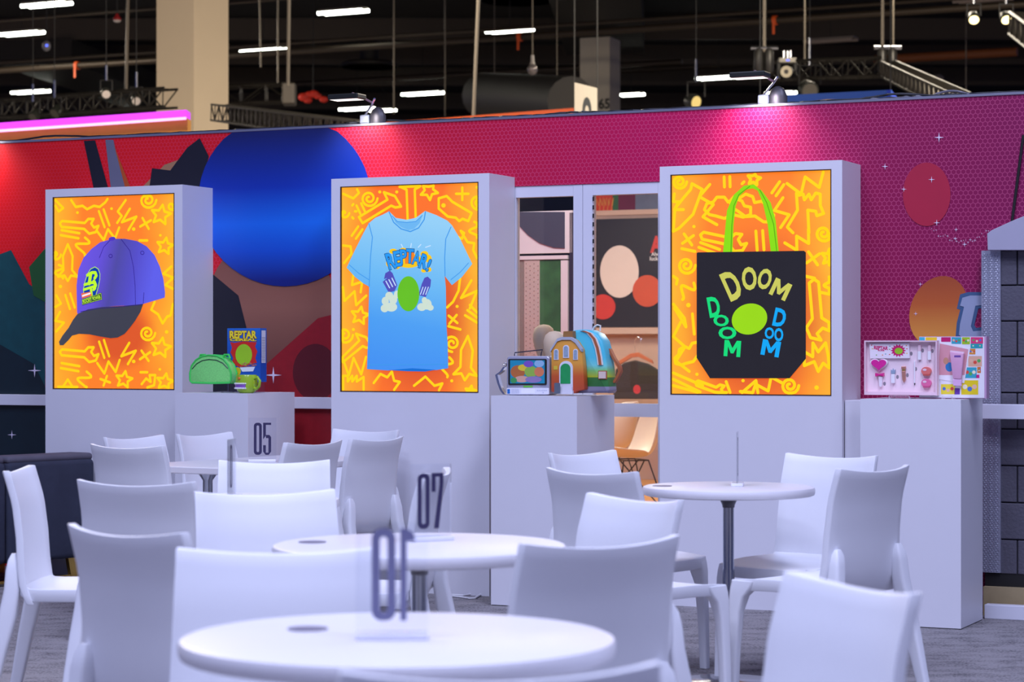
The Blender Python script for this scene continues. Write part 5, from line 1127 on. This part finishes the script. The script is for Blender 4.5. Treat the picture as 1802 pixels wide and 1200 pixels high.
strip_light(1462, 70, 82, 'unlit ceiling light over the right truss', False); strip_light(1640, 136, 30, 'small unlit ceiling light right of the truss', False); strip_light(1730, -2, 90, 'unlit ceiling light at the top right', False)

def pipe(name, a, b, r_, m, label, cat='pipe', n=10):
    return tag(MB().tube([a, b], r_, n).build(name, m, smooth=True), label, cat)
ROD = mat('rod_metal', (110, 102, 90), .4, .5)
PIPE = mat('painted_pipe', (62, 52, 42), .45, .4, var=.15, scale=.8)
def along(px0, py0, px1, Zc, m=None):      # run parallel to the wall through a pixel
    p = ray(px0, py0, Zc); dirv = Vector((ct, -st, 0)); a = (px1-CX)/F
    # solve for the point on the run seen in column px1
    s_ = (a*p.y-p.x)/(ct+a*st); return p, p+dirv*s_
p0, p1 = along(-120, 132, 1990, 64); pipe('ceiling_pipe', p0, p1, .085, PIPE, 'long pipe hung parallel to the wall across the whole hall')
p0, p1 = along(-120, 118, 1990, 66); pipe('ceiling_pipe', p0, p1, .05, PIPE, 'thinner pipe running just above the long hall pipe')
p0, p1 = along(380, 156, 1200, 78); pipe('ceiling_pipe', p0, p1, .09, PIPE, 'brown pipe low behind the hanging rods')
p0, p1 = along(640, 150, 1420, 86); pipe('ceiling_pipe', p0, p1, .12, PIPE, 'far brown pipe behind the dome speaker')
p0, p1 = along(1540, 105, 1790, 70); pipe('ceiling_pipe', p0, p1, .14, mat('rust_pipe', (150, 84, 44), .6), 'rust brown pipe at the right')
p0, p1 = along(-120, 45, 1990, 60); pipe('ceiling_pipe', p0, p1, .045, PIPE, 'thin conduit near the top left of the ceiling')
DUCT = mat('dark_duct', (36, 30, 24), .6, .2, var=.15, scale=.6)
def duct(a, b, w_, h_, label):
    d_ = (b-a); L_ = d_.length; t = MB().box(0, L_, -w_/2, w_/2, -h_/2, h_).build('air_duct', DUCT)
    t.location = a; t.rotation_euler = (0, 0, math.atan2(d_.y, d_.x)); return tag(t, label, 'duct')
duct(ray(1040, -30, 56)+Vector((0, 0, .6)), ray(1220, -30, 56)+Vector((-1.6, 14, .6)), 2.4, 1.0, 'wide brown air duct at the top centre')
duct(ray(60, 98, 70), ray(300, 98, 84), 2.4, .5, 'dark air duct behind the left truss')
tag(MB().tube([ray(850, 168, 56), ray(930, 172, 53), ray(1005, 178, 50)], .55, 16).build('round_duct', mat('dark_round_duct', (34, 30, 28), .6), smooth=True), 'fat round dark duct left of the numbered column', 'duct')
for px, Z in ((870, 55.3), (980, 51)):
    p = ray(px, 150, Z); tag(MB().tube([p, Vector((p.x, p.y, 11.6))], .012, 6).build('duct_hanger', ROD), 'thin hanger of the round duct at its %s end' % ('left' if px < 900 else 'right'), 'rod', 'duct hangers')
for px, py, Z, r_, lab in ((650, 118, 72, .9, 'round ceiling diffuser above the middle light box'), (912, 2, 62, 1.0, 'round ceiling diffuser at the top centre')):
    p = ray(px, py, Z); t = thing('ceiling_diffuser', lab, 'vent', p, 0, 'round ceiling diffusers')
    for i, rr in enumerate((1, .72, .45)): MB().lathe([(r_*rr, 0), (r_*rr, .10), (r_*rr-.10, .16), (r_*rr-.10, .06), (r_*rr, 0)], 32).build('ring', DUCT, t, smooth=True)
    MB().tube([(0, 0, .1), (0, 0, 11.6-p.z)], .3, 12).build('neck', DUCT, t, smooth=True)
# secondary roof joists
for i, (yy, zz) in enumerate(((70, 10.9), (76, 10.9), (82, 10.9), (90, 10.9), (98, 10.9))):
    tag(MB().box(-30, 30, yy, yy+.18, zz, 11.55).build('roof_joist', mat('joist', (60, 50, 42), .7)), 'dark steel roof joist number %s from the front' % ['one', 'two', 'three', 'four', 'five'][i], 'joist', 'roof joists')
for px, y1, Z, px2, lab in ((226, 160, 40, 222, 'grey hanging rod left of the big column'), (456, 118, 45, 459, 'thin hanging rod above the left truss tower'), (509, 152, 38, 507, 'tall pale hanging rod right of the big column'), (489, 150, 46, 489, 'short hanging rod over the truss'), (843, 207, 34, 833, 'long pale rod hanging down to the crimson wall'), (693, 200, 50, 693, 'thin dark rod left of the round diffuser'), (783, 205, 55, 783, 'thin dark rod over the middle light box'), (1345, 92, 40, 1345, 'rod holding the left chain hoist'), (1416, 112, 44, 1416, 'rod holding the middle of the right truss'), (1553, 80, 40, 1553, 'rod holding the right chain hoist'), (1572, 80, 44, 1572, 'dark rod beside the right chain hoist'), (1700, 165, 60, 1700, 'far thin rod at the right')):
    b = ray(px2, y1, Z); a = ray(px, -40, Z); pipe('hanging_rod', a, b, .028 if px in (226, 509, 843, 1345, 1553) else .016, ROD, lab, 'rod', 8)
# orange strops and clips on the pipe
PP0, PP1 = along(-120, 132, 1990, 64)
for px, lab in ((136, 'orange strap on the long pipe at the left'), (915, 'orange strap on the pipe above the dome speaker'), (1364, 'orange strap on the pipe at the right')):
    a = (px-CX)/F; c_ = PP0+(PP1-PP0).normalized()*((a*PP0.y-PP0.x)/(ct+a*st))
    g = MB(); g.lathe([(.088, -.05), (.115, -.05), (.115, .05), (.088, .05), (.088, -.05)], 16); o = g.build('orange_strap', mat('strap_orange', (214, 84, 26), .5), smooth=True)
    o.location = c_; o.rotation_euler = (0, R(90), -TH); tag(o, lab, 'strap', 'orange straps')
    o2 = MB().box(-.03, .03, -.12, -.10, -.34, .0).build('strap_tail', mat('strap_orange', (214, 84, 26), .5), o); o2.rotation_euler = (0, R(-90), 0)
# trusses
def truss(a, b, w_, label, group='black lighting trusses', m=DARKM):
    d_ = (b-a); L_ = d_.length; t = thing('lighting_truss', label, 'truss', a, 0, group)
    t.rotation_euler = d_.to_track_quat('X', 'Z').to_euler()
    r_ = w_*.075
    for y in (-w_/2, w_/2):
        for z in (-w_/2, w_/2): MB().tube([(0, y, z), (L_, y, z)], r_, 6).build('chord', m, t, smooth=True)
    g = MB(); n = max(2, int(L_/w_/1.1)); s_ = L_/n
    for i in range(n):
        for y in (-w_/2, w_/2):
            g.tube([(i*s_, y, -w_/2 if i % 2 else w_/2), ((i+1)*s_, y, w_/2 if i % 2 else -w_/2)], r_*.6, 5)
            g.tube([(i*s_, y, -w_/2), (i*s_, y, w_/2)], r_*.5, 5)
        for z in (-w_/2, w_/2): g.tube([(i*s_, -w_/2, z), ((i+1)*s_, w_/2, z)], r_*.5, 5)
    struct(g.build('lacing', m, t), None, 'stuff'); return t
truss(ray(-30, 194, 40), ray(300, 172, 37), .30, 'black lighting truss above the purple-lit booth at the left')
truss(ray(380, 168, 42), ray(514, 164, 42), .32, 'short black truss beside the big column')
truss(ray(385, 198, 38), ray(640, 232, 30), .26, 'black truss sloping down behind the blue disc')
truss(ray(1335, 126, 42), ray(1560, 118, 40), .32, 'black lighting truss with a moving head at the right')
truss(ray(1560, 120, 40), ray(1690, 182, 30), .26, 'black truss sloping down at the far right')
truss(ray(1795, 40, 36), ray(1850, 80, 32), .34, 'corner of a black truss at the right edge')
# truss corner blocks and chain hoists
for px, py, lab in ((509, 166, 'corner block of the short truss beside the big column'),):
    p = ray(px, py, 41.8); tag(MB().box(p.x-.12, p.x+.12, p.y-.2, p.y+.2, p.z-.2, p.z+.2).build('truss_corner', mat('corner_block', (90, 84, 76), .5, .6), bevel=.03), lab, 'rigging'); tag(MB().tube([p+Vector((0, 0, .2)), Vector((p.x, p.y, 11.6))], .008, 6).build('rigging_wire', BLACK), 'thin wire holding the truss corner block', 'wire')
for px, lab in ((1345, 'left black chain hoist on the right truss'), (1562, 'right black chain hoist on the right truss')):
    p = ray(px, 128, 40); t = thing('chain_hoist', lab, 'hoist', p, 0, 'chain hoists')
    for dx in (-.1, .08): MB().loft([[(dx+.085*c_*math.cos(a), .085*c_*math.sin(a), z) for a in [i*math.pi/6 for i in range(12)]] for c_, z in ((.6, -.02), (1, .05), (1, .36), (.7, .42))]).build('motor', mat('hoist_black', (44, 42, 40), .4, .3), t, smooth=True)
    MB().tube([(-.24, 0, .44), (.24, 0, .44)], .035, 8).build('cross_bar', STEEL, t, smooth=True)
# moving head
p = ray(1385, 128, 41.3); t = thing('moving_head_lamp', 'black moving head stage light with a round pale lens', 'stage light', p, 0)
MB().box(-.16, .16, -.12, .12, .17, .26).build('base', mat('head_grey', (150, 146, 136), .5), t, bevel=.02)
for sx in (-1, 1): MB().box(sx*.15-.03, sx*.15+.03, -.06, .06, -.12, .18).build('yoke_arm', BLACK, t, bevel=.01)
h = MB().lathe([(0, -.14), (.10, -.14), (.125, -.05), (.125, .12), (.11, .15), (0, .15)], 24).build('head', BLACK, t, smooth=True); h.rotation_euler = (R(90), 0, R(-12))
l = MB().lathe([(0, .152), (.105, .152), (.105, .160), (.045, .162), (.04, .158), (0, .158)], 24).build('lens_ring', mat('lens_cream', (226, 206, 170), .4, emit=.5), t, smooth=True); l.rotation_euler = (R(90), 0, R(-12))
l = MB().lathe([(0, .163), (.042, .163), (.042, .166), (0, .166)], 20).build('lens_centre', mat('lens_dark', (70, 66, 60), .2), t); l.rotation_euler = (R(90), 0, R(-12))
MB().box(-.03, .03, -.123, -.12, .20, .225).build('display', mat('blue_led', (90, 110, 255), .4, emit=2), t)
for dx in (-.05, .02, .07): MB().tube([(dx, 0, .26), (dx, 0, .40)], .02, 8).build('clamp', STEEL, t, smooth=True)
# spot lamps
def par(px, py, Z, s, tilt, label, em):
    p = ray(px, py, Z); t = thing('par_lamp', label, 'stage light', p, 0, 'small stage lamps')
    h = MB().lathe([(0, 0), (.14*s, 0), (.14*s, .05*s), (.12*s, .22*s), (.05*s, .30*s), (0, .30*s)], 18).build('can', mat('lamp_black', (38, 40, 36)), t, smooth=True)
    l = MB().lathe([(0, -.004), (.115*s, -.004), (.115*s, -.001), (0, -.001)], 18).build('lens', em, t)
    for o in (h, l): o.rotation_euler = (-tilt[0], tilt[1], tilt[2])
    MB().tube([(-.16*s, 0, .1*s), (-.16*s, 0, .38*s), (.16*s, 0, .38*s), (.16*s, 0, .1*s)], .015, 6).build('yoke', BLACK, t)
    MB().tube([(0, 0, .38*s), (0, 0, .8*s)], .02, 6).build('clamp', STEEL, t)
    MB().tube([(0, 0, .8*s), (0, 0, 11.6-p.z)], .007, 6).build('drop_wire', BLACK, t)
WLAMP = mat('warm_lamp', (255, 226, 150), .4, emit=5)
par(1714, 35, 38, .7, (R(50), R(8), 0), 'left of two glowing warm spot lamps at the top right', WLAMP)
par(1771, 35, 38, .7, (R(50), R(-8), 0), 'right of two glowing warm spot lamps at the top right', WLAMP)
par(1225, 180, 40, .95, (R(75), R(10), R(40)), 'glowing yellow lamp over the pink wall edge', mat('amber_lamp', (226, 196, 120), .4, emit=1))
par(1425, 160, 41, 1.2, (R(70), 0, R(10)), 'dark round lamp under the right truss', mat('lens_dark', (70, 66, 60)))
for px, py, lab in ((96, 205, 'black spot lamp under the left truss'), (58, 212, 'black spot lamp lowest under the left truss')):
    par(px, py-5, 38, .7, (R(40), R(30), 0), lab, mat('lens_dark', (70, 66, 60)))
for px, py, lab in ((187, 166, 'pale clamp lamp on top of the left truss'), (240, 178, 'pale clamp lamp at the end of the left truss')):
    par(px, py, 37.5, .6, (R(60), R(-30), 0), lab, mat('pale_lens', (206, 196, 190), .3))
# dome speaker, sprinkler pendant, camera, red cluster
p = ray(937, 122, 42); t = thing('dome_speaker', 'hanging bulb-shaped dome on a short stem', 'speaker', p, 0)
MB().ball((0, 0, 0), .095, .095, .11).build('dome', mat('dome_glass', (120, 112, 112), .15, .5), t, smooth='all'); MB().lathe([(0, .09), (.055, .09), (.035, .14), (.032, .26), (0, .26)], 16).build('stem', mat('stem_grey', (140, 134, 130), .4), t, smooth=True)
MB().tube([(0, 0, .26), (0, 0, 3)], .012, 6).build('drop_rod', ROD, t)
p = ray(206, 36, 46); t = thing('red_pendant', 'small red pendant with a white base at the upper left', 'pendant', p, 0)
MB().lathe([(.0, 0), (.08, 0), (.085, .03), (.04, .10), (.02, .14), (0, .14)], 18).build('red_cap', mat('pendant_red', (150, 20, 24), .5), t, smooth=True); MB().lathe([(0, -.04), (.05, -.035), (.085, 0), (0, 0)], 18).build('white_base', mat('pendant_white', (210, 200, 196), .5), t, smooth=True); MB().tube([(0, 0, .14), (0, 0, 2)], .012, 6).build('cord', BLACK, t)
p = ray(82, 81, 48); t = thing('ceiling_camera', 'small grey ceiling unit with a blue light', 'camera', p, 0)
MB().ball((0, 0, 0), .09, .09, .11).build('housing', mat('camera_grey', (130, 128, 134), .5), t, smooth='all'); MB().ball((.02, -.088, 0), .03).build('blue_led', mat('blue_led', (90, 110, 255)), t); MB().tube([(0, 0, .1), (0, 0, 2)], .012, 6).build('stem', BLACK, t)
p = ray(551, 171, 60); t = thing('red_ornament', 'red hanging cluster behind the truss', 'ornament', p, 0)
for i, (dx, dz, r_) in enumerate(((-.24, 0, .16), (-.1, .06, .13), (.02, .08, .14), (.12, .02, .11), (.28, -.06, .12), (-.14, -.08, .12))): MB().ball((dx, 0, dz), r_, r_*.6, r_*.7).build('lobe', mat('ornament_red', (214, 44, 24), .5), t, smooth='all')
MB().tube([(0, 0, .1), (0, 0, 11.6-p.z)], .012, 6).build('cord', BLACK, t)

# distant booths and hanging signs
def hangsign(name, pts, Z0, Z1, depth, m, label, cat):
    vs = [ray(px, py, Z) for (px, py), Z in zip(pts, (Z0, Z1, Z1, Z0))]
    n = Vector((0, depth, 0)); g = MB(); g.add([*vs, *[v+n for v in vs]], [(0, 3, 2, 1), (4, 5, 6, 7), (0, 1, 5, 4), (1, 2, 6, 5), (2, 3, 7, 6), (3, 0, 4, 7)])
    return tag(g.build(name, m), label, cat)
t = thing('neighbour_booth', 'amber booth wall with a glowing purple edge behind the red wall', 'booth', (0, 0, 0))
def slab(a, b, zt, zb, d_, nm, m):
    g = MB(); v = [Vector((a.x, a.y, zt)), Vector((b.x, b.y, zt)), Vector((b.x, b.y, zb)), Vector((a.x, a.y, zb))]; n = Vector((0, d_, 0))
    g.add([*v, *[q_+n for q_ in v]], [(0, 3, 2, 1), (4, 5, 6, 7), (0, 1, 5, 4), (1, 2, 6, 5), (2, 3, 7, 6), (3, 0, 4, 7)]); return g.build(nm, m, t)
a, b = ray(-160, 237, 30), ray(330, 206, 27.3); zt = a.z
b = ray(330, 206, 27.6); zt = ray(0, 229, 29.1).z
slab(a, b, zt, 0, .3, 'amber_wall', mat('amber_wall', (208, 142, 56), .7))
slab(a-Vector((0, .1, 0)), b-Vector((0, .1, 0)), zt+.09, zt, .35, 'purple_edge', mat('purple_glow', (206, 60, 240), .5, emit=1.3))
slab(a-Vector((0, .13, 0)), b-Vector((0, .13, 0)), zt, zt-.03, .03, 'pink_edge', mat('pink_glow', (255, 190, 250), .5, emit=1.3))
a, b = ray(676, 213, 34), ray(1010, 199, 32); t = thing('orange_booth', 'orange booth fascia peeping over the crimson wall', 'booth', (0, 0, 0))
zf = ray(800, 203, 33).z
for q_ in (a, a+(b-a)*.55): MB().box(q_.x+.1, q_.x+.25, q_.y+.1, q_.y+.25, 0, zf-.6).build('post', BLACK, t)
slab(a, b, zf, zf-.6, .3, 'fascia', mat('orange_fascia', (214, 84, 24), .6))
t = thing('blue_booth_sign', 'blue box sign with a yellow arc behind the pink wall', 'sign', (0, 0, 0))
p0, p1, p2 = ray(1338, 160, 28.2), ray(1568, 160, 27.5), ray(1612, 172, 31)
def quad_sign(a, b, zt, zb, m, nm, th_=.05):
    d_ = (b-a); d_.z = 0; nrm = Vector((d_.y, -d_.x, 0)).normalized()*-th_; v = [Vector((a.x, a.y, zt)), Vector((b.x, b.y, zt)), Vector((b.x, b.y, zb)), Vector((a.x, a.y, zb))]
    return MB().add([*v, *[q_+nrm for q_ in v]], [(0, 3, 2, 1), (4, 5, 6, 7), (0, 1, 5, 4), (1, 2, 6, 5), (2, 3, 7, 6), (3, 0, 4, 7)]).build(nm, m, t)
zt = ray(1568, 158, 27.5).z; BLUEM = mat('blue_sign', (36, 84, 176), .5, var=.25, scale=.7)
quad_sign(p0, p1, zt, zt-1.6, BLUEM, 'front_face'); quad_sign(p1, p2, zt, zt-1.6, mat('blue_sign_side', (24, 62, 190), .5), 'side_face')
d_ = (p1-p0); d_.z = 0; ln_ = d_.length; d_.normalize(); nr = Vector((d_.y, -d_.x, 0)); c0 = p0+d_*(ln_*.52); g = MB(); vv = []
for i in range(25): an = R(i*360/24); pt_ = c0+d_*(.50*math.cos(an))+nr*.004; vv.append((pt_.x, pt_.y, zt-.34+.26*math.sin(an)))
g.add(vv[:24], [tuple(range(24))]); g.build('yellow_disc', mat('sign_yellow', (246, 190, 30), .5), t)
for q_ in (p0, p1): MB().tube([Vector((q_.x, q_.y+.03, zt)), Vector((q_.x, q_.y+.03, 11.6))], .008, 6).build('cord', BLACK, t)
# white banner with a numeral
p0, p1 = ray(1011, 145, 30), ray(1051, 155, 31.5); t = thing('hanging_banner', 'white hanging banner showing the top of a numeral 0', 'banner', (0, 0, 0))
v = [Vector((p0.x, p0.y, p0.z)), Vector((p1.x, p1.y, p1.z)), Vector((p1.x, p1.y, p1.z-1.0)), Vector((p0.x, p0.y, p0.z-1.0))]
n = Vector((0, .03, 0)); MB().add([*v, *[q_+n for q_ in v]], [(0, 3, 2, 1), (4, 5, 6, 7), (0, 1, 5, 4), (1, 2, 6, 5), (2, 3, 7, 6), (3, 0, 4, 7)]).build('banner_cloth', mat('banner_white', (176, 168, 154), .7), t)
g = MB(); o_, i_ = rrect(.34, -.85, .74, -.16, .19, 6), rrect(.45, -.76, .63, -.27, .085, 6)
e1 = (p1-p0); e1.z = 0
def bm_(x, z): q_ = p0+(p1-p0)*x; return (q_.x, q_.y-.012, q_.z+z+.0)
g.add([bm_(*p) for p in o_]+[bm_(*p) for p in i_], [(k_, (k_+1) % len(o_), len(o_)+(k_+1) % len(o_), len(o_)+k_) for k_ in range(len(o_))]); g.build('numeral', mat('numeral_black', (34, 38, 40), .6), t)
MB().tube([p0, p0+Vector((0, 0, 6))], .01, 6).build('cord', BLACK, t); MB().tube([p1, p1+Vector((0, 0, 6))], .01, 6).build('cord', BLACK, t)
